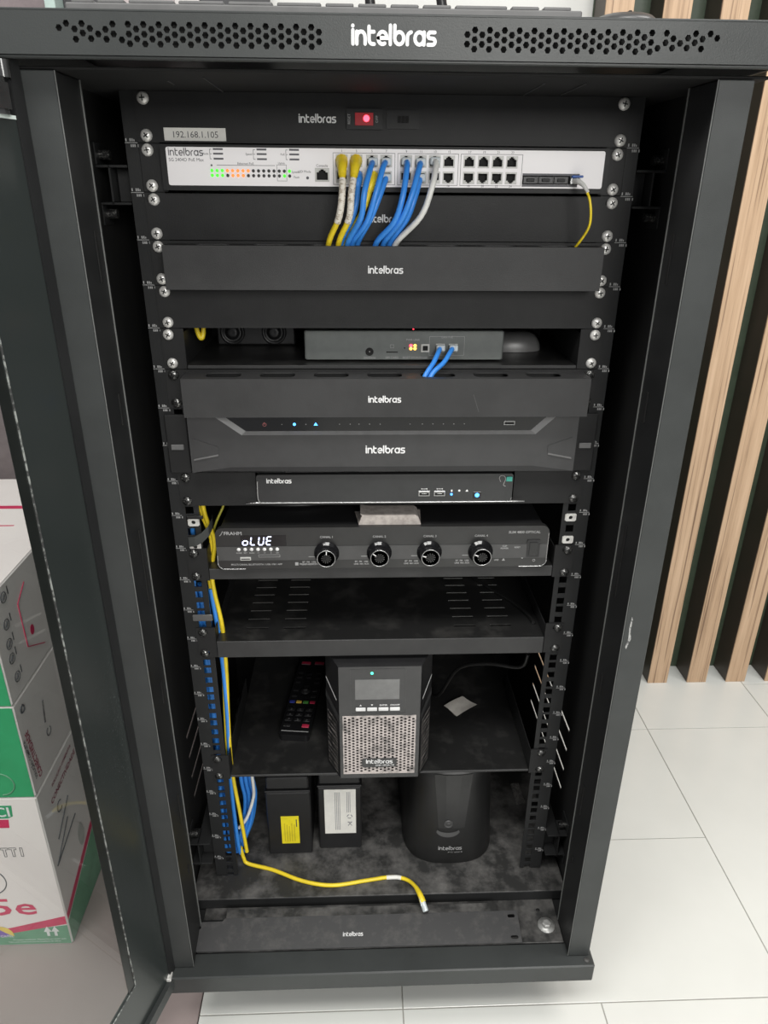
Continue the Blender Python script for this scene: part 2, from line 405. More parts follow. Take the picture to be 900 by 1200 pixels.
# floor pan, ledge and kick lip
m = MB(); m.box(-.2845, .2845, -.040, .45, -1.0665, -1.0640, 0, .001); m.box(-.2845, .2845, -.0405, -.0385, -1.083, -1.0645, 1, .0006)
m.build('floor_pan', [DUSTY, BLACK], cab)
MB().box(-.2655, .2655, -.109, -.0385, -1.0860, -1.0832, 0, .0006).build('ledge', DUSTY, cab)
m = MB(); m.box(-.299, .301, -.145, -.109, -1.1175, -1.0845, 0, .0018); m.box(-.296, .296, -.109, .452, -1.1175, -1.0862, 1, .001)
m.build('base', [FRAME, BLACK], cab)
wsh = MB().lathe([(0, -.0), (.0125, 0), (.0125, .002), (.0, .002)], (.2455, -.0835, -1.0832), 'z', 24)
wsh.lathe([(.0068, .002), (.0068, .0065), (.005, .0075), (0, .0075)], (.2455, -.0835, -1.0832), 'z', 6, sm=False)
wsh.build('bolt', mat('galvanised_bolt', (.42, .42, .41), .4, .4, (.30, .30, .29), 200), cab)
MB().lathe([(0, 0), (.0028, 0), (.0028, .0005), (0, .0005)], (.239, -.058, -1.0832), 'z', 12).build('rivet_hole', VOID, cab)
MB().lathe([(0, 0), (.004, 0), (.0035, .0012), (0, .0012)], (.291, -.1362, -1.0846), 'z', 16).build('rivet', DUSTY, cab)
for sx in (-1, 1):
    for yy in (-.055, .38):
        MB().lathe([(0, -.012), (.032, -.012), (.036, -.008), (.036, .008), (.032, .012), (0, .012)], (sx * .23, yy, -1.174), 'x', 20).box(sx * .23 - .018, sx * .23 + .018, yy - .02, yy + .02, -1.150, -1.1175).build('caster', RUBBER, cab)
# rails with square holes and printed unit marks
mk = MB(); mk.box(-.0062, .0062, -.0002, 0, -.0003, .0003, 0, .0001)
for a, w_ in ((-.0055, .0012), (-.0015, .0014), (.0005, .0012), (.0023, .0010)): mk.box(a, a + w_, -.0002, 0, .0012, .0038 if w_ > .0011 else .003, 0, .0001)
for a, w_ in ((-.001, .0012), (.0008, .0014), (.0026, .0012), (.0058, .0012)): mk.box(a, a + w_, -.0002, 0, -.0038, -.0014, 0, .0001)
mk = mesh_only(mk, 'unit_mark', PRINTD)
for sx in (-1, 1):
    xi, xo = sx * .2212, sx * .2545; hi_, ho_ = sx * .23255 - .00475, sx * .23255 + .00475
    r = MB(); e0, e1 = min(xi, xo), max(xi, xo)
    r.box(e0, hi_, 0, .0018, -1.0615, 0, 0, .0002); r.box(ho_, e1, 0, .0018, -1.0615, 0, 0, .0002)
    zs_ = [0.0]
    for k in range(24):
        for d in (.00635, .022225, .0381): zs_ += [-k * U - d + .00475, -k * U - d - .00475]
    zs_.append(-1.0615)
    if zs_[-1] > zs_[-2]: zs_ = zs_[:-2] + [zs_[-1]]
    for k in range(0, len(zs_) - 1, 2): r.box(hi_, ho_, 0, .0018, min(zs_[k + 1], zs_[k]), max(zs_[k + 1], zs_[k]), 0, .0002)
    r.box(min(xo, xo - sx * .0018), max(xo, xo - sx * .0018), .0018, .045, -1.0615, 0)
    rail = r.build('rack_rail', BLACK, cab)
    for k in range(23): put(mk, 'unit_mark', rail, (sx * .2482, -.0001, -(k + 1) * U))
    # brackets that carry the rails
    for zt, h in ((-.064, .034), (-.98, .04)):
        y0, y1 = (.0, .05) if zt > -.5 else (-.012, .10)
        q = MB(); a, b_ = sorted((sx * .2555, sx * .2745))
        q.box(a, b_, y0, y1, zt - .0025, zt, 0, .0005); q.box(a, b_, y0, y1, zt - h - .0025, zt - h, 0, .0005)
        q.box(*sorted((sx * .2725, sx * .2745)), y0, y1, zt - h, zt - .0025); q.box(*sorted((sx * .2555, sx * .2720)), y0 + .02, y0 + .022, zt - h, zt - .0025)
        q.box(*sorted((sx * .2725, sx * .2860)), y0, y0 + .03, zt - .0025, zt, 0, .0005); q.box(*sorted((sx * .2725, sx * .2860)), y0, y0 + .03, zt - h - .0025, zt - h, 0, .0005)
        q.box(*sorted((sx * .2845, sx * .2862)), y0, y0 + .03, zt, zt + .02); q.box(*sorted((sx * .2845, sx * .2862)), y0, y0 + .03, zt - h - .022, zt - h - .0025)
        for zz in (zt + .009, zt - h - .011): q.tube([(sx * .2845, y0 + .012, zz), (sx * .274, y0 + .012, zz)], .0048, 8, 1, 1)
        q.build('rail_bracket', [BLACK, STEEL], cab)
m = MB(); m.plate([(.2722, -.5130), (.2738, -.5175), (.2730, -.5300), (.2752, -.5420), (.2716, -.5560), (.2703, -.5530), (.2722, -.5410), (.2712, -.5280)], XZ(-.1302), .0002); m.build('scratch', mat('scraped_paint', (.38, .38, .37), .7, 0, (.08, .08, .08), 260, .45, .6), cab)
# the glass door, hinged left and swung towards the viewer
ang = math.radians(17); DX, DY = -math.sin(ang), -math.cos(ang); NX, NY = DY, -DX     # along the door, and its outer normal
hx, hy = -.3005, -.1415
def door_map(off): return lambda a, b_, d=0: (hx + DX * a + NX * (off + d), hy + DY * a + NY * (off + d), b_)
def dbox(m_, a0, a1, n0, n1, z0, z1, mi=0):
    cs = [(a, n_, z) for a in (a0, a1) for n_ in (n0, n1) for z in (z0, z1)]
    f = lambda a, n_, z: (hx + DX * a + NX * n_, hy + DY * a + NY * n_, z)
    m_.raw([f(*c) for c in cs], [(0, 1, 3, 2), (4, 6, 7, 5), (0, 4, 5, 1), (2, 3, 7, 6), (0, 2, 6, 4), (1, 5, 7, 3)], mi); return m_
dbox(MB(), -.0125, -.0005, .006, -.0055, -1.085, .006).build('door_hinge_stile', BLACK, cab)
door = dbox(MB(), .0645, .62, -.0015, -.0030, -1.003, -.09).build('door_glass', GLASS, cab)
m = MB(); dbox(m, .0, .0645, 0, -.004, -1.085, -.036); dbox(m, .0645, .62, 0, -.004, -1.085, -1.003); dbox(m, .0645, .62, 0, -.004, -.09, -.036); m.build('glass_border', FRIT, cab)
m = MB(); dbox(m, .0640, .0651, -.0038, -.0049, -1.003, -.09); dbox(m, .0656, .56, -.0038, -.0049, -1.004, -1.0028); m.build('border_edge', mat('chipped_paint_edge', (.34, .36, .34), .6, 0, (.05, .05, .05), 160, .40, .55), cab)
m = MB(); dbox(m, .0656, .0775, -.0031, -.0036, -1.0025, -.09); m.build('border_reflection', mat('dark_border_reflection', (.012, .014, .013), .3), cab)  # dark strip: the border's reflection in the glass, put into colour
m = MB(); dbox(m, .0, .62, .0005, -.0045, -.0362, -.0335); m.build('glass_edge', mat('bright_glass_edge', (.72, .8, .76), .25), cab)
m = MB(); dbox(m, -.006, .62, .004, -.010, -1.104, -1.0855); m.build('door_bottom_bar', FRAME, cab)
MB().box(hx - .0075, hx + .0075, hy - .0075, hy + .0045, -1.0855, -1.0795, 0, .001).lathe([(.0045, 0), (.004, .0025), (0, .0025)], (hx, hy - .0015, -1.0795), 'z', 14).build('bottom_hinge', ZINC, cab)
m = MB(); m.tube([(hx - .004, hy - .012, -.0335), (hx - .004, hy - .012, -.008)], .0085, 16, 0, 1); dbox(m, .008, .07, .005, -.009, -.030, -.012); m.tube([(hx + .002, hy - .004, -.008), (hx + .002, hy - .004, .004)], .005, 12, 0, 1)
m.build('top_hinge', mat('hinge_dark_metal', (.10, .10, .10), .2, .7), cab)

# ------------------------------------------------------------------ rack pieces shared by several things
def screw_mesh(mt):
    m_ = MB(); m_.lathe([(.0058, 0), (.0056, -.0012), (.0042, -.0026), (.0018, -.0032), (0, -.0033)], (0, 0, 0), 'y', 16)
    m_.box(-.0026, .0026, -.0036, -.0026, -.0005, .0005, 1, .0001); m_.box(-.0005, .0005, -.0037, -.0026, -.0026, .0026, 1, .0001)
    return mesh_only(m_, 'screw', [mt, VOID])
SCR, SCRB = screw_mesh(ZINC), screw_mesh(STEEL)
def screws(parent, zt, zb, y=-.0022, me=None, jit=.0):
    for sx in (-1, 1):
        for z in (zt, zb):
            o = put(me or SCR, 'screw', parent, (sx * .23255 + random.uniform(-.0008, .0008), y, z)); o.rotation_euler.y = random.uniform(-.7, .7)
def std(parent, k, me=None, y=-.0022): screws(parent, -k * U - .00635, -(k + 1) * U + .00635, y, me)
def slot_holes(zt, zb):
    return [rrect(sx * .23255 - .0062, sx * .23255 + .0062, z - .0033, z + .0033, .0032) for sx in (-1, 1) for z in (zt, zb)]
def logo_part(parent, y, x, z, w=.035, m_=None): return MB().logo(XZ(y), x, z, w, th=.24).build('logo', m_ or PRINT, parent)
HOLE, = (VOID,)
def ear_xs(sx): return sorted((sx * .2170, sx * .2413))

# ---- U1 power panel
t1 = thing('rocker_switch_panel', 'black rack panel with a red lit rocker switch, topmost in the cabinet', 'panel', (0, 0, -U))
MB().plate(rect(-.2413, .2413, -U + .0004, -.0004), XZ(-.002), .0018, [rect(-.0372, -.0041, -.0300, -.0143)]).build('face_plate', PANEL, t1)
std(t1, 0)
logo_part(t1, -.0022, -.0663, -.0225, .036)
m = MB(); m.plate(rect(-.0382, -.0031, -.0310, -.0133), XZ(-.0042), .0022, [rect(-.0300, -.0120, -.0276, -.0166)]); m.text('RESET', .0034, XZ(-.0043), -.0345, -.0222, rot=math.pi / 2, mi=1); m.text('OFF', .0036, XZ(-.0043), -.0075, -.0222, rot=math.pi / 2, mi=1)
rk = m.build('switch_bezel', [BLACK, PRINTD], t1)
m = MB(); m.plate(rect(-.0298, -.0122, -.0274, -.0168), XZ(-.0052), .004); m.build('rocker', ROCKR, rk)
MB().lathe([(.0030, -.0004), (.0022, -.0010), (0, -.0014)], (-.0188, -.0052, -.0216), 'y', 12).build('lamp', LRED, rk)
m = MB(); m.plate(rrect(.0008, .0327, -.0302, -.0138, .001), XZ(-.0030), .001); sk = m.build('socket_cover', BLACK, t1)
m = MB()
for k in range(3): m.box(.0115 + k * .0038, .0148 + k * .0038, -.0034, -.0030, -.0250, -.0190, 0, .0003)
m.build('fuse_holder', VOID, sk)
tag(m_ := MB().box(-.2152, -.1556, -.0027, -.0022, -.0425, -.0312, 0, .0001).text('192.168.1.105', .0080, XZ(-.0028), -.1855, -.0397, mi=1, wide=1.0).build('address_label', [LABELW, INK], None, (-.185, -.002, -.037)), 'white paper label printed 192.168.1.105 stuck above the network switch', 'label')

# ---- U2 network switch
t2 = thing('network_switch', 'white-faced 24-port network switch with lit green and orange lights', 'network switch', (0, 0, -2 * U))
yF = -.012
PX = [-.0432, -.0288, -.0136, .0004, .0201, .0343, .0482, .0622, .0824, .0966, .1106, .1247]
PZ = (-.0588, -.0731)
hol = [rect(x - .0058, x + .0058, z - .0055, z + .0055) for x in PX for z in PZ] + [rect(-.0697, -.0555, -.0778, -.0655), rect(.1362, .1935, -.0785, -.0705)]
MB().plate(rrect(-.2130, .2170, -.0820, -.0482, .002), XZ(yF - .0006), .003, hol).build('face', SWITCHW, t2)
m = MB(); m.plate(rrect(-.2188, .2218, -.0865, -.0458, .002), XZ(yF), .012, [rrect(-.2131, .2171, -.0821, -.0481, .002)], 0)
m.box(-.218, .221, .002, .22, -.0868, -.0462); m.box(-.2170, .2200, -.0015, .0019, -.0840, -.0470, 0)
for sx in (-1, 1): m.box(*ear_xs(sx), -.0018, -.0002, -2 * U + .0006, -U - .0006)
m.build('chassis', PANEL, t2)
std(t2, 1)
pm = MB(); T_ = [(-.0058, -.0055), (.0058, -.0055), (.0058, .0055), (-.0058, .0055)]
cut = [(-.0046, -.0040), (.0046, -.0040), (.0046, .0022), (.0028, .0022), (.0028, .0036), (.0014, .0036), (.0014, .0047), (-.0014, .0047), (-.0014, .0036), (-.0028, .0036), (-.0028, .0022), (-.0046, .0022)]
pm.plate(T_, lambda a, b_, d=0: (a, -.0003 + d, b_), .006, [cut]); pm.box(-.0055, .0055, .0052, .0062, -.005, .005, 1); pm.box(-.0030, .0030, .0012, .0050, -.0040, -.0033, 1)
PORT = mesh_only(pm, 'port', [PORTG, VOID])
cutd = [(x, -z) for x, z in cut]; pm = MB(); pm.plate(T_, lambda a, b_, d=0: (a, -.0003 + d, b_), .006, [cutd]); pm.box(-.0055, .0055, .0052, .0062, -.005, .005, 1)
PORTD = mesh_only(pm, 'port', [PORTG, VOID])
for x in PX:
    put(PORT, 'port', t2, (x, yF, PZ[0])); put(PORTD, 'port', t2, (x, yF, PZ[1]))
put(PORT, 'console_port', t2, (-.0626, yF, -.0717)).scale = (1.2, 1, 1.1)
m = MB()
for x0, x1 in ((-.0518, .0092), (.0116, .0717), (.0738, .1352)):
    m.plate(rect(x0, x1, -.0802, -.0518), XZ(yF - .00075), .0001, [rect(x0 + .0004, x1 - .0004, -.0798, -.0522)])
for i, x in enumerate(PX):
    m.text(str(2 * i + 1), .0030, XZ(yF - .0008), x, -.0514 + .0006 - .0004); m.text(str(2 * i + 2), .0030, XZ(yF - .0008), x, -.0816 + .0002)
m.text('Console', .0034, XZ(yF - .0008), -.0626, -.0645); m.text('LED Mode', .0030, XZ(yF - .0008), -.0800, -.0698)
pass
for xx, lab in ((-.172, 'Mode'), (-.130, 'Speed'), (-.0985, 'PoE')):
    m.text(lab, .0027, XZ(yF - .0008), xx, -.0548, 'R'); m.flat(rect(xx + .001, xx + .0014, -.0585, -.0500), XZ(yF - .0008))
    for dz in (-.0502, -.0542, -.0586): m.flat(rect(xx + .001, xx + .003, dz, dz + .0004), XZ(yF - .0008)); m.flat(rect(xx + .0045, xx + .014, dz - .0004, dz + .0012), XZ(yF - .0008))
m.plate(rect(-.1650, -.1085, -.0640, -.0636), XZ(yF - .0008), .0001); m.text('Ethernet PoE', .003, XZ(yF - .0008), -.137, -.0632)
m.plate(rect(-.1068, -.0972, -.0775, -.0630), XZ(yF - .0008), .0001, [rect(-.1065, -.0975, -.0772, -.0633)])
m.text('Uplink', .0026, XZ(yF - .0008), -.1020, -.0625); m.text('System', .0028, XZ(yF - .0008), -.0925, -.0702, 'L'); m.text('Fault', .0028, XZ(yF - .0008), -.0905, -.0748, 'L')
m.flat(ngon(-.0770, -.0744, .0014, 12), XZ(yF - .0008)); m.flat(ngon(-.1700, -.0640, .0010, 10), XZ(yF - .0008))
m.build('printing', GREYINK, t2)['kind'] = 'stuff'
MB().logo(XZ(yF - .0008), -.1940, -.0530, .0335, th=.18).build('logo', GREYINK, t2)
MB().text('SG 2404D PoE Max', .0042, XZ(yF - .0008), -.1940, -.0607).build('model_text', GREYINK, t2)
lm = MB(); lm.lathe([(.0016, 0), (.0014, -.0006), (0, -.0009)], (0, 0, 0), 'y', 8)
LM = {k: mesh_only(lm, 'light', v) for k, v in dict(g=LGREEN, o=LORANGE, d=LEDOFF).items()}
cols = 'gggooooo' + 'd' * 8; rows = ['ggg' + 'ooooo' + 'dddddd' + 'dg', 'ggg' + 'doood'[0:1] + 'ooo' + 'd' + 'dddddd' + 'gd']
for r_, z in enumerate((-.0686, -.0729)):
    for c in range(16): put(LM[rows[r_][c]], 'light', t2, (-.1701 + c * .00504, yF - .0006, z))
m = MB(); m.box(.1364, .1835, yF + .0002, yF + .010, -.0783, -.0707)
for k in range(3): m.box(.1372 + k * .0155, .1515 + k * .0155, yF - .0012, yF, -.0778, -.0712, 0); 
sf = m.build('fibre_slot_covers', PLAST, t2)
for k in range(3): MB().box(.1405 + k * .0155, .1482 + k * .0155, yF - .0024, yF - .0012, -.0760, -.0730).build('pull_tab', BLACK, sf)
m = MB(); m.box(.1362, .1935, yF - .0009, yF - .0006, -.0705, -.0686, 0, .0001); m.box(.1362, .1920, yF - .0009, yF - .0006, -.0806, -.0786, 0, .0001); m.build('fibre_bezel', GREYINK, t2)
m = MB(); m.box(.1838, .1932, yF - .004, yF + .004, -.0783, -.0707); md = m.build('fibre_module', TRIM, t2); MB().box(.1842, .1955, yF - .0085, yF - .004, -.0722, -.0700).build('latch', mat('blue_latch', (.02, .09, .35), .4), md)

# ---- U3 blank panel with logo, U5 blank panel
t3 = thing('blank_panel', 'black blank rack panel with a white wordmark behind the patch cables', 'panel', (0, 0, -3 * U))
MB().plate(rect(-.2413, .2413, -3 * U + .0004, -2 * U - .0004), XZ(-.002), .0018, slot_holes(-2 * U - .00635, -3 * U + .00635)).build('face_plate', PANEL, t3)
std(t3, 2); logo_part(t3, -.0022, -.0008, -.1120, .0355)
t5 = thing('blank_panel', 'plain black blank rack panel below the upper cable manager', 'panel', (0, 0, -5 * U))
MB().plate(rect(-.2413, .2413, -5 * U + .0004, -4 * U - .0004), XZ(-.002), .0018, slot_holes(-4 * U - .00635, -5 * U + .00635)).build('face_plate', PANEL, t5)
std(t5, 4)
# ---- cable managers
def manager(label, zt, yf, scr, x0, x1):
    t_ = thing('cable_manager', label, 'cable manager', (0, 0, zt - U)); z0, z1 = zt - .0455, zt - .0030
    MB().plate(rect(x0, x1, z0, z1), XZ(yf), .0014).build('front_cover', MGR, t_)
    ov = [rrect(x - .019, x + .019, yf + .009, -.006, .0065) for x in [-.175 + .0585 * k for k in range(7)]]
    MB().plate(rect(x0, x1, yf + .0014, -.0020), XY(z1), .0012, ov).build('top_plate', MGR, t_)
    MB().plate(rect(x0, x1, yf + .0014, -.0020), XY(z0 + .0012), .0012, ov).build('bottom_plate', MGR, t_)
    MB().plate(rect(-.2413, .2413, zt - U + .0004, zt - .0004), XZ(-.0020), .0018, slot_holes(zt - .00635, zt - U + .00635)).build('back_plate', PANEL, t_)
    screws(t_, zt - .00635, zt - U + .00635, -.0022, scr); logo_part(t_, yf - .0002, .0, zt - .0258, .0355); return t_
manager('upper black cable manager that the switch cables drop into', -3 * U, -.030, SCR, -.2228, .2225)
cm2 = manager('lower black cable manager with a scratch, below the small grey gateway', -6 * U, -.035, SCRB, -.2178, .2245)
MB().plate([(.0965, -.2870), (.0973, -.2872), (.1040, -.3066), (.1034, -.3068)], XZ(-.0352), .0002).build('scratch', BAND, cm2)
# ---- U6 shelf and what stands on it
def shelf(label, zs, ear_t, ear_b, lip, depth, scr, mt, slots=(), wall=True, xw=.2166):
    t_ = thing('rack_shelf', label, 'shelf', (0, 0, zs - lip))
    MB().plate(rect(-xw, xw, .0014, depth), XY(zs), .0012, slots).build('tray', mt, t_)
    MB().box(-xw, xw, -.0010, .0012, zs - lip, zs + .0002, 0, .0006).build('front_lip', MGR, t_)
    for sx in (-1, 1):
        m_ = MB(); xs = sorted((sx * (xw + .0003), sx * .2413))
        m_.plate(rect(xs[0], xs[1], ear_b, ear_t), XZ(-.0020), .0018, [rrect(sx * .23255 - .0062, sx * .23255 + .0062, z - .0033, z + .0033, .0032) for z in (ear_t - .00635, ear_b + .00635)])
        if wall: m_.box(*sorted((sx * (xw + .0003), sx * (xw + .0016))), .0002, depth * .6, zs - lip, ear_t - .004)
        m_.build('ear', PANEL, t_)
    screws(t_, ear_t - .00635, ear_b + .00635, -.0022, scr); return t_
shelf('shallow black shelf carrying the grey gateway between the cable managers', -.2630, -5 * U - .0004, -6 * U + .0004, .0036, .26, SCR, DUSTB)
gd = thing('gateway', 'slim dark grey gateway box with red and amber lights and two blue cables', 'gateway', (.024, .08, -.2628))
MB().box(-.0885, .1365, .020, .14, -.2610, -.2285, 0, .0012).build('case', LIGHTB, gd)
MB().plate(rect(-.0860, .1340, -.2605, -.2290), XZ(.0192), .0008, [rect(.0502, .0602, -.2530, -.2430) if 0 else rect(.0598, .0698, -.2520, -.2428), rect(.0744, .0844, -.2520, -.2428)]).build('face_plate', LIGHTB, gd)
for x in (.0648, .0794): put(PORT, 'port', gd, (x, .0195, -.2474)).scale = (.92, .3, .88)
m = MB(); yy = .0190
m.plate(rrect(.0520, .0920, -.2560, -.2345, .001), XZ(yy), .0001, [rrect(.0523, .0917, -.2557, -.2348, .0009)])
m.text('LAN PoE', .0034, XZ(yy), .0720, -.2365); m.text('SWITCH', .0036, XZ(yy), -.0155, -.2598); m.text('SIM CARD', .0034, XZ(yy), .0100, -.2594); m.text('RESET SYS RUN', .0032, XZ(yy), .0330, -.2594); m.text('USB', .0034, XZ(yy), .0474, -.2596)
m.text('PWR LINK', .0034, XZ(yy), .0335, -.2395); m.text('1', .0034, XZ(yy), .0648, -.2558); m.text('2', .0034, XZ(yy), .0794, -.2558)
m.plate(rect(.0080, .0120, -.2475, -.2437), XZ(yy), .0001, [rect(.0083, .0117, -.2472, -.2440)])
m.build('printing', PRINTD, gd)['kind'] = 'stuff'
m = MB(); m.lathe([(.0046, 0), (.0044, -.0006), (.0034, -.0006), (.0030, .0004), (.0, .0004)], (-.0155, .0190, -.2517), 'y', 16); m.lathe([(.001, .0003), (0, -.0008)], (-.0155, .0190, -.2517), 'y', 8, 1); m.build('power_jack', [VOID, ZINC], gd)
m = MB(); m.box(.0035, .0165, .0188, .0192, -.2527, -.2515, 0, .0001); m.build('card_slot', VOID, gd)
m = MB(); m.box(.0428, .0524, .0184, .0192, -.2522, -.2430, 0); m.box(.0447, .0505, .0180, .0184, -.2503, -.2449, 1, .0001); m.build('usb_port', [PORTG, VOID], gd)
for k, (x, z, mt) in enumerate(((.0313, -.2449, LRED), (.0360, -.2449, LAMBER), (.0313, -.2482, LAMBER), (.0360, -.2482, LAMBER))):
    MB().lathe([(.0017, 0), (.0013, -.0007), (0, -.0009)], (x, .0191, z), 'y', 10).build('light', mt, gd)
MB().lathe([(.0009, 0), (0, -.0004)], (.0242, .0191, -.2475), 'y', 8).build('reset_hole', VOID, gd)
MB().lathe([(.0012, 0), (0, .0008)], (.0345, .030, -.2286), 'z', 8).build('top_light', LRED, gd)
for x in (-.07, .118):
    for y in (.035, .125): MB().lathe([(.005, 0), (.005, .0018), (0, .0018)], (x, y, -.2628), 'z', 10).build('foot', RUBBER, gd)
sp = thing('twin_socket_box', 'black box with two round ports at the back of the upper shelf', 'device', (-.155, .15, -.2628))
MB().box(-.203, -.106, .112, .19, -.2628, -.2265, 0, .002).build('case', PLAST, sp)
for x in (-.183, -.132):
    MB().lathe([(.0150, .001), (.0150, -.004), (.0125, -.005), (.0115, -.002), (.0085, -.002), (.0075, -.006), (.004, -.0065), (0, -.0062)], (x, .112, -.2465), 'y', 24).build('round_port', PLAST, sp)
ms_ = thing('mouse', 'black computer mouse lying on the upper shelf right of the gateway', 'mouse', (.172, .10, -.2628))
def hump(cx, cy, z0, lx, ly, h, n=10):
    vs_ = []; fs = []
    for i in range(n + 1):
        el = (i / n) * math.pi / 2
        for k in range(20):
            a = 2 * math.pi * k / 20; q = abs(math.cos(el)) ** .55
            vs_.append((cx + lx * q * math.copysign(abs(math.cos(a)) ** .8, math.cos(a)), cy + ly * q * math.copysign(abs(math.sin(a)) ** .8, math.sin(a)), z0 + h * math.sin(el)))
    for i in range(n):
        for k in range(20): fs.append((i * 20 + k, i * 20 + (k + 1) % 20, (i + 1) * 20 + (k + 1) % 20, (i + 1) * 20 + k))
    return vs_, fs
m = MB(); m.raw(*hump(.162, .092, -.2626, .034, .024, .022), 0, True); m.build('shell', mat('mouse_dark_grey', (.11, .11, .11), .35), ms_)
MB().box(.1835, .1885, .0905, .0935, -.2490, -.2440).build('wheel', VOID, ms_)

# ---- video recorder (2U)
nv = thing('video_recorder', 'wide black video recorder with sculpted front and silver trim line', 'recorder', (0, 0, -.387))
body = [(-.2200, -.3850), (.2225, -.3850), (.2225, -.3205), (.1925, -.3205), (.1730, -.3372), (-.1600, -.3372), (-.1860, -.3205), (-.2200, -.3205)]
MB().plate([(-.2200, -.3838), (-.2080, -.3818), (-.1740, -.3770), (.1740, -.3770), (.2090, -.3818), (.2225, -.3838), (.2225, -.3165), (.1970, -.3165), (.1740, -.3385), (-.1605, -.3385), (-.1900, -.3165), (-.2200, -.3165)], XZ(-.0160), .014).build('front_shell', BEZEL, nv)
m = MB(); f0, f1 = -.0160, -.0122
tr_ = [(-.1900, -.3165), (-.1605, -.3385), (.1740, -.3385), (.1970, -.3165)]; tr2 = [(-.1810, -.3165), (-.1560, -.3348), (.1690, -.3348), (.1880, -.3165)]
for (a, b_), (c, d) in zip(zip(tr_, tr_[1:]), zip(tr2, tr2[1:])): m.face([(a[0], f0, a[1]), (b_[0], f0, b_[1]), (d[0], f1, d[1]), (c[0], f1, c[1])])
m.build('trim_line', mat('satin_grey_trim', (.26, .26, .26), .3, .2), nv)
MB().plate([(-.1560, -.3350), (.1690, -.3350), (.1885, -.3162), (-.1812, -.3162)], XZ(-.0124), .010).build('display_strip', GLOSS, nv)
m = MB(); m.face([(-.2200, -.0160, -.3838), (-.2080, -.0160, -.3818), (-.1740, -.0160, -.3770), (.1740, -.0160, -.3770), (.2090, -.0160, -.3818), (.2225, -.0160, -.3838), (.2225, -.0080, -.3868), (-.2200, -.0080, -.3868)])
m.build('lower_skirt', PLAST, nv)
for a, b_ in ((-.115, -.045), (-.03, .02), (.03, .11)): MB().box(a, b_, -.0152, -.0125, -.3842, -.3802, 0, .0006).build('skirt_vent', GLOSS, nv)
for sx in (-1, 1):
    g = [(sx * .2165 + .001, -.3420), (sx * .1885 + .001, -.3525), (sx * .1895 + .001, -.3615), (sx * .2175 + .001, -.3680)]
    g = g if sx < 0 else g[::-1]
    gp = MB().plate(g, XZ(-.0168), .0010).build('grip', BEZEL, nv)
    MB().plate([(sx * .1893 + .001, -.3608), (sx * .2172 + .001, -.3664), (sx * .2175 + .001, -.3684), (sx * .1895 + .001, -.3628)][::1 if sx > 0 else -1], XZ(-.0174), .0006).build('grip_edge', mat('grip_grey', (.13, .13, .13), .4), gp)
    e = MB(); e.box(*sorted((sx * .2235, sx * .2480)), -.0055, -.0003, -.3880, -.3180, 0, .001); ear = e.build('ear', PANEL, nv)
    MB().box(*sorted((sx * .2290, sx * .2435)), -.0075, -.0055, -.3590, -.3525, 0, .0008).build('latch', mat('latch_grey', (.13, .13, .13), .4), ear)
MB().box(-.218, .2205, .0, .30, -.3850, -.3165).build('case', BLACK, nv)
logo_part(nv, -.0162, .0020, -.3568, .0450)
MB().plate(ngon(-.1346, -.3272, .0022, 16), XZ(-.0126), .0002, [ngon(-.1346, -.3272, .0017, 16)]).box(-.1350, -.1342, -.0127, -.0125, -.3272, -.3246, 0, .0001).build('power_icon', mat('dim_red_print', (.35, .10, .10), .5), nv)
for x in (-.1010, -.0769): MB().plate(ngon(x, -.3270, .0016, 12) if x < -.09 else [(x - .0022, -.3283), (x + .0022, -.3283), (x, -.3250)], XZ(-.0128), .0004).build('light', LBLUE, nv)
m = MB()
for k, x in enumerate([-.115, -.088, -.050, -.038, -.028, -.016, -.004, .030, .044, .056, .068, .080, .092]): m.flat(ngon(x, -.3270, .0006, 6), XZ(-.0126))
m.build('printing', PRINTD, nv)['kind'] = 'stuff'
m = MB(); m.box(.1370, .1500, -.0135, -.0125, -.3285, -.3235, 0); m.box(.1380, .1490, -.0138, -.0135, -.3275, -.3247, 1, .0001); m.build('usb_port', [TRIM, VOID], nv)

# ---- small recorder in a rack plate
t9 = thing('small_recorder', 'small black recorder with blue lights set in a rack plate', 'recorder', (0, 0, -.4315))
MB().plate(rect(-.2413, .2413, -.4312, -.3888), XZ(-.0020), .0018, [rect(-.1505, .1575, -.4270, -.3893)]).build('face_plate', PANEL, t9)
screws(t9, -.3950, -.4250, -.0022, SCRB)
MB().plate(rrect(-.1490, .1548, -.4255, -.3900, .003), XZ(-.0080), .010).build('front', mat('recorder_front_black', (.026, .027, .028), .25), t9)
MB().box(-.146, .152, .0022, .2, -.4250, -.3905).build('case', BLACK, t9)
m = MB(); m.tube([(-.1480, -.0078, -.3980), (-.1484, -.0078, -.4200), (-.1450, -.0078, -.4252), (-.1400, -.0078, -.4258), (.1480, -.0078, -.4258), (.1530, -.0078, -.4245), (.1544, -.0078, -.4205)], .0009, 6, 0, 3); m.build('edge_trim', TRIM, t9)
logo_part(t9, -.0082, -.1225, -.3978, .0290)
for x in (.0491, .0675):
    m = MB(); m.box(x - .0068, x + .0068, -.0088, -.0080, -.4180, -.4112, 0, .0003); m.box(x - .0056, x + .0056, -.0091, -.0088, -.4168, -.4135, 1, .0001); m.box(x - .003, x + .003, -.0092, -.0091, -.4150, -.4143, 0, .00005); m.build('usb_port', [TRIM, VOID], t9)
m = MB()
for x in (.0491, .0675): m.flat(rect(x - .003, x + .003, -.4090, -.4085), XZ(-.0082)); m.flat(ngon(x + .003, -.4087, .0008, 6), XZ(-.0082)); m.flat(ngon(x - .003, -.4087, .0007, 6), XZ(-.0082))
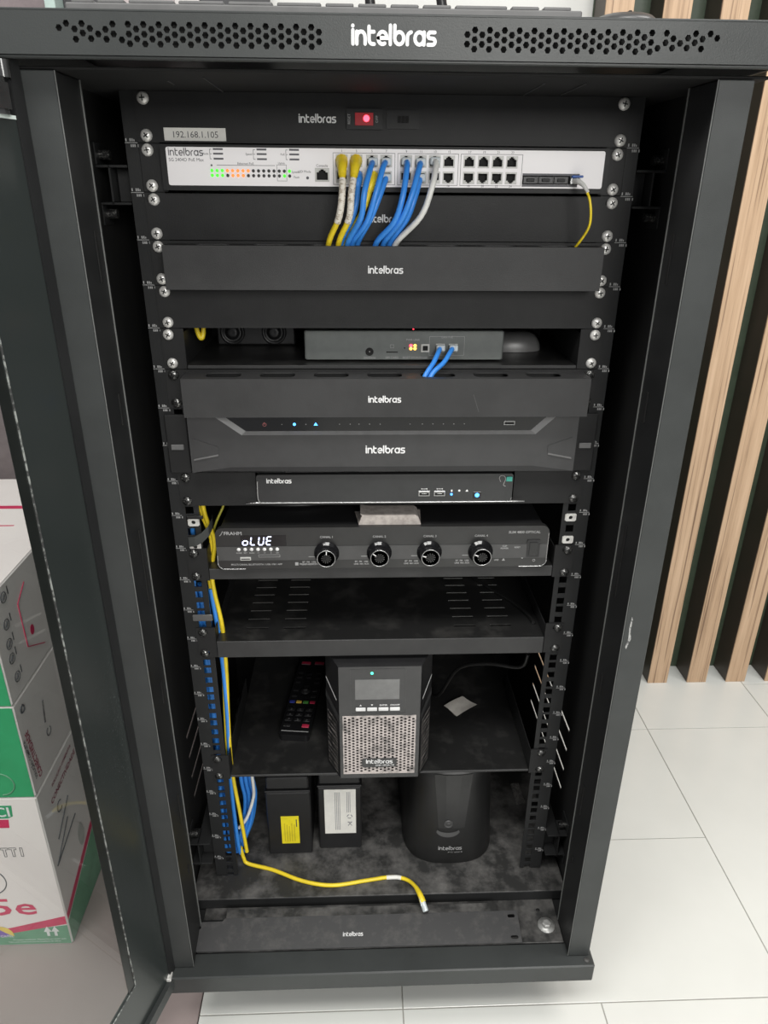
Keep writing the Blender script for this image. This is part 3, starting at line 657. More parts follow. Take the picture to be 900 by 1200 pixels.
m.flat(rect(.0811, .0829, -.4126, -.4100), XZ(-.0082)); m.flat(ngon(.0911, -.4112, .0014, 8), XZ(-.0082)); m.flat([(.0985, -.4124), (.1021, -.4124), (.1003, -.4095)], XZ(-.0082))
m.build('printing', PRINT, t9)['kind'] = 'stuff'
MB().lathe([(.0014, 0), (0, -.0008)], (.0819, -.0080, -.4160), 'y', 10).build('light', LBLUE, t9)
m = MB(); m.box(.1080, .1172, -.0088, -.0080, -.4213, -.4128, 0, .0008); bt = m.build('power_button', GLOSS, t9); MB().lathe([(.0026, 0), (.0018, -.0007), (0, -.0009)], (.1127, -.0088, -.4170), 'y', 14).build('light', LBLUE, bt)
tag(MB().box(.1465, .1535, -.0092, -.0081, -.3995, -.3935, 0, .0002).build('teal_sticker', TEAL, None, (.15, -.008, -.396)), 'tiny teal sticker on the right end of the small recorder', 'sticker')
m = MB(); m.tube([(.1400, -.0084, -.4000), (.1380, -.0084, -.3955), (.1395, -.0084, -.3925), (.1440, -.0084, -.3930), (.1455, -.0084, -.3975), (.1435, -.0084, -.4040), (.1462, -.0084, -.4060)], .0004, 5, 0, 3); m.build('residue_outline', PRINTD, t9)

# ---- amplifier and its shelf
shelf('black rack shelf directly under the audio amplifier', -.5186, -.4890, -.5340, .0146, .27, SCRB, DUSTB)
am = thing('amplifier', 'black four-knob audio amplifier with a glowing white display', 'amplifier', (0, .12, -.5184))
AY = -.005
face = rrect(-.2040, .2065, -.5165, -.4600, .009)
MB().plate(face, XZ(AY), .008).build('front_panel', mat('amp_front_black', (.022, .022, .022), .3), am)
MB().box(-.198, .2, .0035, .24, -.5150, -.4615, 0, .001).build('case', PLAST, am)
MB().plate(rect(-.2036, .2061, -.5040, -.4850), XZ(AY - .0008), .0008).build('grey_band', BAND, am)
m = MB(); m.tube([(-.2034, AY - .0004, -.497), (-.2034, AY - .0004, -.5075)] + [(p[0], AY - .0004, p[1]) for p in arc(-.195, -.5075, .0086, 180, 270, 4)] + [(-.170, AY - .0004, -.5162)], .0008, 6, 0, 2)
m.tube([(.2059, AY - .0004, -.470), (.2059, AY - .0004, -.5075)] + [(p[0], AY - .0004, p[1]) for p in arc(.1975, -.5075, .0086, 0, -90, 4)] + [(.172, AY - .0004, -.5162)], .0008, 6, 0, 2); m.build('corner_trim', TRIM, am)
for x, z in ((-.19, .02), (.19, .02), (-.19, .2), (.19, .2)): MB().lathe([(.006, 0), (.006, .0018), (0, .0018)], (x, z, -.5184), 'z', 10).build('foot', RUBBER, am)
kn = MB(); kn.lathe([(.0155, 0), (.0155, -.0012), (.0120, -.0015), (.0120, -.014), (.0112, -.0162), (.0104, -.0158)], (0, 0, 0), 'y', 32, 0); kn.lathe([(.0104, -.0160), (.0109, -.0165), (.0114, -.0160)], (0, 0, 0), 'y', 32, 1)
for k in range(24):
    a = 2 * math.pi * k / 24; b2 = a + 2 * math.pi / 24
    kn.face([(0, -.0163 if k % 2 else -.0157, 0), (.0104 * math.cos(a), -.0158, .0104 * math.sin(a)), (.0104 * math.cos(b2), -.0158, .0104 * math.sin(b2))], 2)
kn.box(-.0006, .0006, -.0168, -.0160, .0055, .0100, 3, .0001)
KN = mesh_only(kn, 'knob', [GLOSS, TRIM, mat('knob_face_metal', (.05, .05, .05), .32, .6), PRINT])
m = MB(); yy = AY - .0010
for k, x in enumerate((-.0690, -.0040, .0583, .1220)):
    o = put(KN, 'knob', am, (x, AY - .0008, -.4945)); o.rotation_euler.y = (.05, -.9, -1.3, -1.2)[k]
    m.text('CANAL %d' % (k + 1), .0040, XZ(AY - .0002), x, -.4742, bold=.02)
    m.flat(rect(x - .0225, x - .0115, -.4998, -.4990), XZ(yy)); m.flat(rect(x - .0145, x - .0105, -.5006, -.4980), XZ(yy))
    m.text('BT  FM   USB', .0030, XZ(AY - .0002), x - .0220, -.5082, bold=.03); m.text('LINE  MIC AUX', .0028, XZ(AY - .0002), x - .0220, -.5115, bold=.03)
m.text('SLIM 4800 OPTICAL', .0046, XZ(AY - .0002), .1755, -.4700, bold=.02, wide=1.0)
m.text('FRAHM', .0062, XZ(AY - .0002), -.1935, -.4690, 'L', bold=.02, wide=1.1); m.tube([(-.1985, AY - .0002, -.4700), (-.1965, AY - .0002, -.4680), (-.1945, AY - .0002, -.4642)], .0005, 4, 0, 2)
m.text('MULTI CANAL BLUETOOTH / USB / FM / APP', .0032, XZ(AY - .0002), -.1560, -.5110, bold=.02); m.text('FRAHM CONNECT', .0030, XZ(AY - .0002), -.0905, -.5110, bold=.03); m.flat(rect(-.1085, -.1045, -.5118, -.5075), XZ(AY - .0002))
for k, lab in enumerate(('MODE', 'RPT', 'SCAN', '<<', '>>', 'II', 'OK')): m.text(lab, .0024, XZ(yy), -.1765 + k * .00785, -.4942, bold=.03)
m.plate(rect(-.1530, -.1265, -.4995, -.4960), XZ(yy), .0001, [rect(-.1526, -.1269, -.4991, -.4950)] if 0 else [rect(-.1526, -.1269, -.4991, -.4964)])
m.text('CLIP', .0030, XZ(yy), .1520, -.4880, bold=.03); m.text('POWER', .0028, XZ(yy), .1520, -.4912, bold=.03); m.text('RESET', .0028, XZ(yy), .1680, -.4900, bold=.03); m.text('LINE', .0028, XZ(AY - .0002), .1430, -.5078, bold=.03)
m.plate([(.1500, -.5080), (.1540, -.5080), (.1520, -.5045)], XZ(AY - .0002), .0001); m.plate(ngon(.1905, -.5080, .0018, 12), XZ(AY - .0002), .0001, [ngon(.1905, -.5080, .0012, 12)])
m.build('printing', PRINTD, am)['kind'] = 'stuff'
for k in range(7): MB().lathe([(.0023, 0), (.0021, -.0014), (0, -.0018)], (-.1765 + k * .00785, AY - .0008, -.4885), 'y', 12).build('button', PRINT, am)
m = MB(); m.box(-.1755, -.1625, AY - .0016, AY - .0008, -.5035, -.4990, 0); m.box(-.1745, -.1635, AY - .0018, AY - .0016, -.5022, -.5008, 1, .0001); m.build('usb_port', [PORTG, VOID], am)
m = MB(); m.plate(rrect(.1800, .1960, -.5025, -.4790, .001), XZ(AY - .0016), .0014); pw = m.build('power_switch', PLAST, am); MB().plate(rrect(.1830, .1930, -.4995, -.4820, .0008), XZ(AY - .0030), .0014).build('rocker', GLOSS, pw)
MB().lathe([(.0013, 0), (0, -.0008)], (.1755, AY - .0001, -.5040), 'y', 10).build('light', PRINT, am)
MB().plate(rect(-.1735, -.1180, -.4842, -.4700), XZ(AY - .0004), .0004).build('display_window', GLOSS, am)
m = MB()
def seg(x, z, w_, h, on):
    sh = .0018; q = .0012
    P = {'a': ((0, 2), (1, 2)), 'b': ((1, 2), (1, 1)), 'c': ((1, 1), (1, 0)), 'd': ((0, 0), (1, 0)), 'e': ((0, 1), (0, 0)), 'f': ((0, 2), (0, 1)), 'g': ((0, 1), (1, 1))}
    for s_ in on:
        (a, b_), (c, d) = P[s_]; p0 = Vector((x + a * w_ + b_ * h / 2 * .16, z + b_ * h / 2)); p1 = Vector((x + c * w_ + d * h / 2 * .16, z + d * h / 2))
        dd = (p1 - p0).normalized(); p0, p1 = p0 + dd * .0006, p1 - dd * .0006; n_ = Vector((-dd.y, dd.x)) * .0008
        m.face([(v.x, AY - .0006, v.y) for v in (p0 + n_, p0 - n_, p1 - n_, p1 + n_)])
for k, on in enumerate(('cdeg', 'def', 'bcdef', 'adefg')): seg(-.1715 + k * .0096, -.4825, .0058, .0108, on)
m.build('display_digits', SEG, am)
tag(MB().plate([(-.0290, .001), (.0470, .001), (.0500, .045), (-.034, .040)], XY(-.4590), .0008).plate([(-.0250, -.4475), (-.0270, -.4455), (-.0200, -.4468), (.010, -.4472), (.0400, -.4470), (.0440, -.4500), (.0472, -.4589), (-.0290, -.4589)], XZ(.0012), .030).build('folded_card', CARD, None, (.01, .01, -.4603)), 'worn pinkish-grey card lying folded on top of the amplifier', 'card')
def cable(name, label, pts, r, mt, group=None, plug=None, n=8, extra=None):
    t_ = thing(name, label, 'cable', pts[-1], group)
    MB().tube(pts, r, n, 0, 5).build('jacket', mt, t_)
    if plug:
        p0, p1 = Vector(pts[0]), Vector(pts[1])
        if plug == 'boot':
            q = MB(); q.tube([p0, p0 + (p1 - p0) * .6, p1, p1 + (Vector(pts[2]) - p1) * .35], lambda u: .0062 - .0026 * u, 10, 0, 2); q.build('boot', mt, t_)
        elif plug == 'clear':
            q = MB(); q.box(p0.x - .0048, p0.x + .0048, p0.y - .006, p0.y + .006, p0.z - .0035, p0.z + .0035, 0, .001); q.build('plug', CLEAR, t_)
    return t_
def chain(name, label, pts, r, mt, group=None): return cable(name, label, pts, r, mt, group)
chain('black_cable', 'black cord curving over the left top of the amplifier', [(-.20, .07, -.4575), (-.12, .055, -.4565), (-.06, .07, -.4575), (.02, .12, -.4570), (.10, .2, -.4575)], .0028, RUBBER)
chain('black_cable', 'second black cord lying behind the first on the amplifier', [(-.17, .115, -.4575), (-.10, .10, -.457), (-.03, .12, -.4575), (-.02, .2, -.4575)], .0028, RUBBER)

# ---- switch cables
RC = .0029
def yl(label, pts):
    c_ = cable('patch_cable', label, pts, RC, YELLOW, 'patch cables in the switch ports', 'boot')
    Q = spline(pts, 10)
    MB().tube(Q[15:33], RC + .0005, 10, 0, 1).build('printed_sleeve', SLEEVE, c_); return c_
SLEEVE = mat('sleeve_white_print', (.74, .70, .62), .5, 0, (.42, .36, .28), 420, .5, .56, stretch=(.4, 1, 1))
G = 'patch cables in the switch ports'
yl('leftmost yellow patch cable with printed sleeve in the first switch port', [(-.0432, -.014, -.0585), (-.0425, -.030, -.0660), (-.0426, -.042, -.0867), (-.0463, -.042, -.1094), (-.0560, -.026, -.1300), (-.0600, -.014, -.1480)])
yl('second yellow patch cable with printed sleeve, right of the leftmost', [(-.0290, -.014, -.0585), (-.0302, -.030, -.0660), (-.0336, -.042, -.0866), (-.0362, -.042, -.1093), (-.0460, -.026, -.1300), (-.0500, -.014, -.1480)])
cable('patch_cable', 'blue patch cable with fat boot in the lower second switch port', [(-.0285, -.014, -.0725), (-.0275, -.022, -.0760), (-.0288, -.030, -.0943), (-.0340, -.030, -.1122), (-.0440, -.018, -.1320), (-.0470, -.012, -.1480)], RC, BLUE, G, 'boot')
cable('patch_cable', 'yellow patch cable without sleeve, mostly hidden behind blue cables', [(-.0130, -.014, -.0725), (-.0145, -.024, -.0789), (-.0205, -.030, -.0980), (-.0310, -.026, -.1180), (-.0400, -.016, -.1340), (-.0430, -.010, -.1480)], RC, YELLOW, G, 'boot')
cable('patch_cable', 'front blue patch cable from the third upper switch port', [(-.0125, -.014, -.0595), (-.0154, -.030, -.0655), (-.0214, -.046, -.0865), (-.0248, -.044, -.1093), (-.0370, -.026, -.1310), (-.0400, -.014, -.1480)], RC, BLUE, G, 'clear')
cable('patch_cable', 'blue patch cable from the fourth upper switch port', [(.0004, -.014, -.0595), (-.0031, -.028, -.0645), (-.0099, -.040, -.0864), (-.0190, -.038, -.1130), (-.0325, -.022, -.1320), (-.0350, -.012, -.1480)], RC, BLUE, G, 'clear')
cable('patch_cable', 'blue patch cable from the fourth lower switch port', [(.0006, -.014, -.0735), (-.0011, -.022, -.0770), (-.0080, -.030, -.0941), (-.0155, -.030, -.1110), (-.0275, -.016, -.1330), (-.0300, -.008, -.1480)], RC, BLUE, G, 'clear')
cable('patch_cable', 'blue patch cable from the fifth upper port, left of the right-hand bunch', [(.0201, -.014, -.0590), (.0200, -.028, -.0645), (.0155, -.042, -.0900), (.0078, -.040, -.1130), (-.0085, -.025, -.1320), (-.0120, -.014, -.1480)], RC, BLUE, G, 'clear')
cable('patch_cable', 'blue patch cable from the sixth upper port beside the white cable', [(.0343, -.014, -.0595), (.0316, -.028, -.0658), (.0238, -.042, -.0899), (.0144, -.040, -.1114), (-.0010, -.022, -.1325), (-.0040, -.012, -.1480)], RC, BLUE, G, 'clear')
cable('patch_cable', 'blue patch cable from the sixth lower port, behind its neighbour', [(.0345, -.014, -.0735), (.0325, -.022, -.0780), (.0272, -.030, -.0939), (.0201, -.030, -.1117), (.0055, -.016, -.1330), (.0020, -.008, -.1480)], RC, BLUE, G, 'clear')
cable('patch_cable', 'white patch cable hanging from the seventh upper switch port', [(.0482, -.014, -.0585), (.0481, -.028, -.0625), (.0431, -.044, -.0823), (.0334, -.042, -.1080), (.0120, -.022, -.1320), (.0060, -.012, -.1480)], RC, WHITE, G, 'clear')
fc = thing('fibre_cable', 'thin yellow fibre cable curving down from the right end of the switch', 'cable', (.1960, -.014, -.146))
MB().tube([(.1936, -.030, -.0790), (.1991, -.038, -.0925), (.2018, -.038, -.1133), (.1985, -.026, -.1290), (.1900, -.012, -.1460)], .0013, 8, 0, 6).build('jacket', YELLOW, fc)
MB().tube([(.1885, -.016, -.0745), (.1905, -.024, -.0760), (.1936, -.030, -.0790), (.1968, -.036, -.0850)], lambda u: .0030 - .0014 * u, 10, 0, 4).build('plug_boot', WHITE, fc)
cable('patch_cable', 'left blue cable plugged into the grey gateway', [(.0648, .019, -.2469), (.0617, .008, -.2492), (.0550, -.005, -.2588), (.0470, -.014, -.2680), (.0400, -.018, -.2810)], .0028, BLUE, 'blue cables in the gateway', 'clear')
cable('patch_cable', 'right blue cable plugged into the grey gateway', [(.0794, .019, -.2469), (.0751, .008, -.2492), (.0664, -.005, -.2588), (.0540, -.014, -.2680), (.0470, -.018, -.2810)], .0028, BLUE, 'blue cables in the gateway', 'clear')
cable('patch_cable', 'yellow cable loop peeking out at the left of the upper shelf', [(-.2120, .028, -.205), (-.2085, .030, -.232), (-.2050, .030, -.2390), (-.2025, .032, -.232), (-.2000, .034, -.205)], .0027, YELLOW)
cable('fibre_cable', 'thin greenish yellow cable slanting beside the strap at the left rail', [(-.1960, .045, -.432), (-.1994, .040, -.449), (-.2085, .034, -.468), (-.2140, .032, -.485), (-.2150, .032, -.512)], .0016, mat('olive_cable', (.45, .42, .05), .4))
# ---- vertical bundles behind the left rail
YP = [(-.2300, .018, -.425), (-.2275, .020, -.455), (-.2195, .021, -.490), (-.2265, .022, -.530), (-.2270, .022, -.560), (-.2205, .022, -.620), (-.2215, .023, -.690), (-.2250, .023, -.760), (-.2275, .022, -.830), (-.2270, .022, -.885), (-.2220, .022, -.960), (-.2170, .020, -1.035)]
for k in range(2): cable('trunk_cable', ('outer', 'inner')[k] + ' yellow cable running down behind the left rack rail', [(x + (.0085 - .0045 * k), y + .004 * k, z) for x, y, z in (YP if k == 0 else YP[:10])], .0029, YELLOW, 'yellow cables behind the left rail')
for k in range(6):
    dx, dy = ((-.0090, .009), (-.0145, .008), (.0058, .004), (-.0195, .012), (-.0085, .018), (-.0155, .019))[k]
    top = -.43 if k in (1, 3) else -.535
    pts = [(p[0] * .25 + -.2265 * .75 + dx + .003 * math.sin(k + i * .9), .018 + dy, p[2]) for i, p in enumerate(YP) if p[2] <= top] + [(-.2205 + dx * .7, .03 + dy, -1.050)]
    cable('trunk_cable', 'one of the blue cables packed behind the left rack rail holes', pts, .0030, BLUE, 'blue cables behind the left rail')
for k in range(6):
    dx, dy = (0, .0065, .0130, .0030, .0095, .0155)[k], (0, .002, .004, .0085, .009, .0105)[k]
    cable('trunk_cable', 'one of the thick blue bundle hanging at the bottom left corner', [(-.2150 + dx, .055 + dy, -.868), (-.2140 + dx, .055 + dy, -.925), (-.2110 + dx * .95, .055 + dy, -.960), (-.2165 + dx * .9, .050 + dy, -1.005), (-.2265 + dx * .7, .040 + dy, -1.040), (-.2320 + dx * .5, .038 + dy, -1.058)], .0030, BLUE, 'blue bundle in the bottom corner')
cable('trunk_cable', 'white cable crossing the blue bundle at the bottom left', [(-.1970, .045, -.872), (-.1945, .046, -.925), (-.1965, .044, -.950), (-.2080, .040, -.985), (-.2210, .034, -1.000)], .0026, WHITE)
m = MB(); m.tube([(-.2335, .006, -.4735), (-.2250, .003, -.4715), (-.2160, .004, -.4665), (-.2110, .010, -.4620), (-.2130, .028, -.4610), (-.2300, .030, -.4690)], .0016, 4, 0, 5)
st = MB()
sp_ = [(-.2370, -.0035, -.4790), (-.2290, -.0055, -.4775), (-.2200, -.0050, -.4725), (-.2125, .0005, -.4665), (-.2105, .014, -.4625), (-.2130, .030, -.4620)]
for a, b_ in zip(sp_, sp_[1:]): st.face([(a[0], a[1], a[2] - .0065), (b_[0], b_[1], b_[2] - .0065), (b_[0], b_[1], b_[2] + .0065), (a[0], a[1], a[2] + .0065)]); st.face([(a[0] + .0003, a[1] + .0012, a[2] - .0065), (b_[0] + .0003, b_[1] + .0012, b_[2] - .0065), (b_[0] + .0003, b_[1] + .0012, b_[2] + .0065), (a[0] + .0003, a[1] + .0012, a[2] + .0065)])
tag(st.build('cable_strap', mat('strap_grey_black', (.045, .048, .046), .8, bump=.5), None, (-.222, .0, -.480)), 'black hook-and-loop strap around the yellow cables at the left rail', 'strap')
tag(MB().box(-.2360, -.2170, -.003, -.001, -.4485, -.4445, 0, .0003).build('cable_tie', RUBBER, None, (-.226, -.002, -.447)), 'thin black tie above the strap on the left rail', 'tie')
tag(MB().box(-.243, -.218, -.0045, -.0022, -.5925, -.5830, 0, .001).build('cable_tie', mat('clear_tape', (.10, .10, .10), .15), None, (-.23, -.003, -.59)), 'glossy dark tape strip on the left rail above the empty shelf', 'tape')
cn = MB(); cn.plate(rect(-.0056, .0056, -.0050, .0050), lambda a, b_, d=0: (a, d - .0016, b_), .0014, [ngon(0, 0, .0026, 10)]); cn.box(-.0070, -.0056, -.0016, .001, -.0042, .0042); cn.box(.0056, .0070, -.0016, .001, -.0042, .0042); cn.box(-.0048, .0048, .0002, .0032, -.0042, .0042, 1)
CN = mesh_only(cn, 'cage_nut', [ZINC, VOID])
for x, z, lab in ((-.2290, -.4495 - .004, 'upper cage nut in the left rail, above the strap'), (-.2300, -.4810 - .0055, 'lower cage nut in the left rail, under the strap'), (.2320, -.4510, 'upper cage nut in the right rail'), (.2318, -.4815, 'lower cage nut in the right rail, above the shelf ear')):
    t_ = thing('cage_nut', 'small silver ' + lab, 'cage nut', (x, 0, z), 'cage nuts in the rails'); put(CN, 'nut', t_, (x, 0, z))

# ---- empty shelf, UPS shelf
SL = []
for k in range(7):
    y = .028 + .0215 * k
    for x0 in (-.182, -.132, .100, .149): SL.append(rect(x0, x0 + .0295, y, y + .0042))
shelf('empty slotted black shelf with a dusty front lip above the UPS', -.6268, -.6045, -.6500, .0250, .30, SCRB, DUSTB, SL)
shelf('lower black shelf carrying the UPS and the remote control', -.8570, -.8190, -.8625, .0035, .30, SCRB, DUSTB)
chain('black_cable', 'black double-lead cord looping over the right of the empty shelf', [(.120, .20, -.622), (.160, .13, -.6225), (.190, .085, -.6235), (.206, .05, -.6235), (.209, .03, -.6235)], .0026, RUBBER)
chain('black_cable', 'black cord arching to the right of the UPS under the empty shelf', [(.085, .18, -.853), (.10, .15, -.84), (.125, .12, -.765), (.165, .09, -.735), (.205, .06, -.720), (.212, .05, -.69)], .0028, RUBBER)
VENTM = mat('side_vent_dust', (.24, .22, .21), .6, 0, (.07, .065, .06), 60, .4, .6)
up = thing('ups', 'black double-conversion UPS with grey screen and dusty honeycomb grille', 'UPS', (0, .15, -.8568))
UY = -.012
hl = []
for c in range(18):
    for r_ in range(20 if c % 2 == 0 else 19):
        x, z = -.0500 + c * .00555, -.7475 - r_ * .0050 - (0 if c % 2 == 0 else .0025)
        if not (-.0265 < x < .0215 and -.8350 < z < -.8185): hl.append(ngon(x, z, .0021))
m = MB(); m.plate(rect(-.0535, .0480, -.8475, -.7435), XZ(UY - .0006), .0010, hl); m.build('grille', DUSTMESH, up)
MB().box(-.0535, .0480, UY + .006, UY + .008, -.8475, -.7435).build('grille_back', mat('dusty_foam', (.030, .028, .028), .9, 0, (.10, .09, .09), 40), up)
m = MB(); m.plate(rect(-.0578, .0532, -.8555, -.6620), XZ(UY), .006, [rect(-.0530, .0475, -.8470, -.7440)]); m.build('front_panel', BEZEL, up)
m = MB(); m.plate(rrect(-.0420, .0330, -.7400, -.6655, .003), XZ(UY - .0005), .0004, [rrect(-.0415, .0325, -.7395, -.6660, .0028)]); m.build('panel_outline', BAND, up)
MB().plate(rect(-.0357, .0243, -.7155, -.6825), XZ(UY - .0006), .0006).build('screen', SCREEN, up)
for k in range(4): MB().box(-.0352 + k * .0156, -.0216 + k * .0156, UY - .0018, UY, -.7345, -.7290).build('button', PRINT, up)
m = MB(); m.flat([(-.0300, -.7265), (-.0268, -.7265), (-.0284, -.7238)], XZ(UY - .0006)); m.flat([(-.0145, -.7238), (-.0113, -.7238), (-.0129, -.7265)], XZ(UY - .0006)); m.text('ENTER', .0036, XZ(UY - .0006), .0028, -.7265, bold=.02); m.text('ON/OFF', .0036, XZ(UY - .0006), .0184, -.7265, bold=.02); m.build('printing', PRINT, up)['kind'] = 'stuff'
MB().lathe([(.0019, 0), (.0014, -.0009), (0, -.0012)], (-.0129, UY, -.6725), 'y', 12).build('light', LUPS, up)
m = MB(); m.plate(rrect(-.0270, .0220, -.8348, -.8188, .003), XZ(UY - .0012), .0012); pl = m.build('name_plate', BEZEL, up)
MB().logo(XZ(UY - .0014), -.0025, -.8246, .0375, th=.24).text('DNB 1.0KVA-120', .0036, XZ(UY - .0014), .0055, -.8325, bold=.02).build('logo', PRINT, pl)
m = MB(); yb = .022
for xa, xb in ((-.0578, -.0765), (.0532, .0712)):
    q = [(xa, UY, -.6620), (xb, yb, -.6560), (xb, yb, -.8555), (xa, UY, -.8555)]; m.face(q)
m.face([(-.0578, UY, -.6620), (.0532, UY, -.6620), (.0712, yb, -.6560), (-.0765, yb, -.6560)])
m.box(-.0765, .0712, yb, .33, -.8555, -.6560, 0, .001); m.build('case', PLAST, up)
for sx, xa, xb in ((-1, -.0578, -.0765), (1, .0532, .0712)):
    def cm(u, z, xa=xa, xb=xb): 
        d = Vector((xb - xa, yb - UY)).normalized(); n_ = Vector((d.y, -d.x)) * (1 if sx > 0 else -1)
        if n_.y > 0: n_ = -n_
        return (xa + (xb - xa) * u + n_.x * .0008, UY + (yb - UY) * u + n_.y * .0008, z)
    m = MB(); m.face([cm(.15, -.7215), cm(.95, -.7020), cm(.95, -.6990), cm(.15, -.7185)]); m.build('silver_stripe', PRINT, up)
    m = MB(); m.face([cm(0, -.742), cm(1, -.722), cm(1, -.735), cm(0, -.755)]); m.build('side_step', BEZEL, up)
    m = MB()
    for r_ in range(19):
        z = -.758 - r_ * .0049; w_ = .0019
        t0 = .10 + .05 * random.random(); 
        dz = (.004, -.004, .005, .0, -.003)[r_ % 5]
        m.face([cm(t0, z), cm(.9, z + dz), cm(.9, z + dz - w_), cm(t0, z - w_)])
    o = m.build('side_vent', VENTM, up); o['kind'] = 'stuff'
for x, y in ((-.06, .03), (.055, .03), (-.06, .3), (.055, .3)): MB().lathe([(.008, 0), (.008, .0013), (0, .0013)], (x, y, -.8568), 'z', 10).build('foot', RUBBER, up)
# remote control: built flat about its own origin, long axis along y
rc = thing('remote_control', 'black television remote with coloured keys lying left of the UPS', 'remote control', (-.1205, .165, -.8568), rot=(0, 0, -.105)); rc['_o'] = (0, 0, 0); rc.scale.z = .72
m = MB(); m.plate(rrect(-.0235, .0235, -.098, .098, .006), lambda a, b_, d=0: (a, b_, .016 - d), .016); m.build('body', GLOSS, rc)
def key(x, y, w_, h, mt, nm='key'): return MB().box(x - w_ / 2, x + w_ / 2, y - h / 2, y + h / 2, .0158, .0176, 0, .0006).build(nm, mt, rc)
for r_, y in enumerate((-.064, -.052, -.040)):
    for x in (-.0145, 0, .0145): key(x, y, .0105, .0062, PLAST)
key(-.0145, -.0770, .0105, .0065, PLAST); key(.0145, -.0770, .0110, .0070, REDKEY)
for k, mt in enumerate((BLUEK, YELK, GREENK, REDKEY)): key(-.0165 + k * .011, -.021, .0085, .0060, mt)
for (x, y) in ((-.0155, -.006), (.0155, -.006), (-.0155, .0085), (.0155, .0085), (0, .0185), (-.0155, .03), (.0155, .03), (-.0155, .043), (0, .043), (.0155, .043), (0, .052), (-.0155, .056), (.0155, .056)): key(x, y, .0085, .0050, PLAST)
MB().lathe([(.0085, .0158), (.0080, .0172), (.0055, .0172), (.0055, .0180), (0, .0180)], (0, .0085, 0), 'z', 18).build('key_ring', PLAST, rc)
key(-.0110, .0830, .0160, .0075, REDKEY); key(.0120, .0840, .0160, .0080, REDKEY)
m = MB()
for x in (-.0145, 0, .0145):
    for i, y in enumerate((-.064, -.052, -.040)): m.text('789456123'[i * 3 + int((x + .0145) / .0145 + .5)], .0052, lambda a, b_, d=0: (a, b_, .0178), x, y - .0018)
m.flat(rect(-.021, .021, -.0905, -.0885), lambda a, b_, d=0: (a, b_, .0162)); m.flat(rect(-.018, -.004, .0775, .0795), lambda a, b_, d=0: (a, b_, .0178)); m.flat(rect(.005, .019, .0780, .0800), lambda a, b_, d=0: (a, b_, .0182)); m.text('OK', .0040, lambda a, b_, d=0: (a, b_, .0182), 0, .007)
m.build('printing', PRINTD, rc)['kind'] = 'stuff'
pp = MB(); nP = 6
def sheet(P00, P10, P11, P01, wob, z0, mt, name, ph=0):
    m_ = MB(); vs_ = []; fs = []
    for i in range(nP + 1):
        for j in range(nP + 1):
            u, v = i / nP, j / nP
            x = (P00[0] * (1 - u) + P10[0] * u) * (1 - v) + (P01[0] * (1 - u) + P11[0] * u) * v; y = (P00[1] * (1 - u) + P10[1] * u) * (1 - v) + (P01[1] * (1 - u) + P11[1] * u) * v
            vs_.append((x, y, z0 + wob * (1 + math.sin(3 * u + 2.2 * v + ph) * math.cos(2.7 * v - u))))
    n_ = len(vs_)
    vs2 = [(x, y, z - .0004) for x, y, z in vs_]
    for i in range(nP):
        for j in range(nP): a = i * (nP + 1) + j; fs.append((a, a + 1, a + nP + 2, a + nP + 1)); fs.append((a + n_, a + nP + 1 + n_, a + nP + 2 + n_, a + 1 + n_))
    m_.raw(vs_ + vs2, fs, 0, True); return m_
tag(sheet((.108, .141), (.142, .164), (.163, .142), (.126, .116), .0018, -.8562, PAPER, '').build('paper_slip', PAPER, None, (.135, .14, -.857)), 'small creased white paper slip on the shelf right of the UPS', 'paper')

# ---- bottom of the cabinet
def battery(label, x0, x1, yf, yb_, zt, lean):
    t_ = thing('battery', label, 'battery', ((x0 + x1) / 2, yf + .05, -1.0638))
    m_ = MB(); m_.box(x0, x1, yf, yb_, -1.0638, -.9330, 0, .002); m_.build('case', PLAST, t_)
    MB().box(x0 - .0006, x1 + .0006, yf - .0012, yb_ + .001, -.9322, -.9282, 0, .001).build('rim', PLAST, t_)
    MB().box(x0 + .002, x1 - .002, yf + .002, yb_ - .002, -.9278, zt, 0, .002).build('lid', PLAST, t_)
    for x in (x0 + .014, x1 - .014): MB().box(x - .003, x + .003, yb_ - .03, yb_ - .024, zt, zt + .007, 0, .0004).build('terminal', TRIM, t_)
    return t_
b1 = battery('left black sealed battery with a yellow label on its front', -.1765, -.1075, .0385, .135, -.905, 0)
m = MB(); m.box(-.1550, -.1268, .0379, .0384, -1.0400, -.9815, 0, .0002)
for k in range(5): m.flat(rect(-.1505 + k * .0038, -.1488 + k * .0038, -1.035, -.996 - .003 * (k % 3)), XZ(.0377), 1)
m.flat(rect(-.1315, -.1300, -1.004, -.988), XZ(.0377), 2); lb = m.build('yellow_label', [YLABEL, mat('label_ochre', (.62, .50, .02), .6), INK], b1)
b2 = battery('right black sealed battery with a large white label on its front', -.0965, -.0280, .0470, .145, -.908, 0)
m = MB(); m.box(-.0865, -.0370, .0464, .0469, -1.0300, -.9365, 0, .0002)
for k in range(7): m.flat(rect(-.0700 + k * .0024 + (.009 if k > 3 else 0), -.0691 + k * .0024 + (.009 if k > 3 else 0), -1.022 if k < 4 else -.985, -.942), XZ(.0462), 1)
for k in range(3):
    a0 = 90 + 120 * k; m.plate(arc(-.0470, -.9935, .0045, a0 + 10, a0 + 95, 6) + arc(-.0470, -.9935, .0030, a0 + 95, a0 + 10, 6), XZ(.0462), .0001, mi=1)
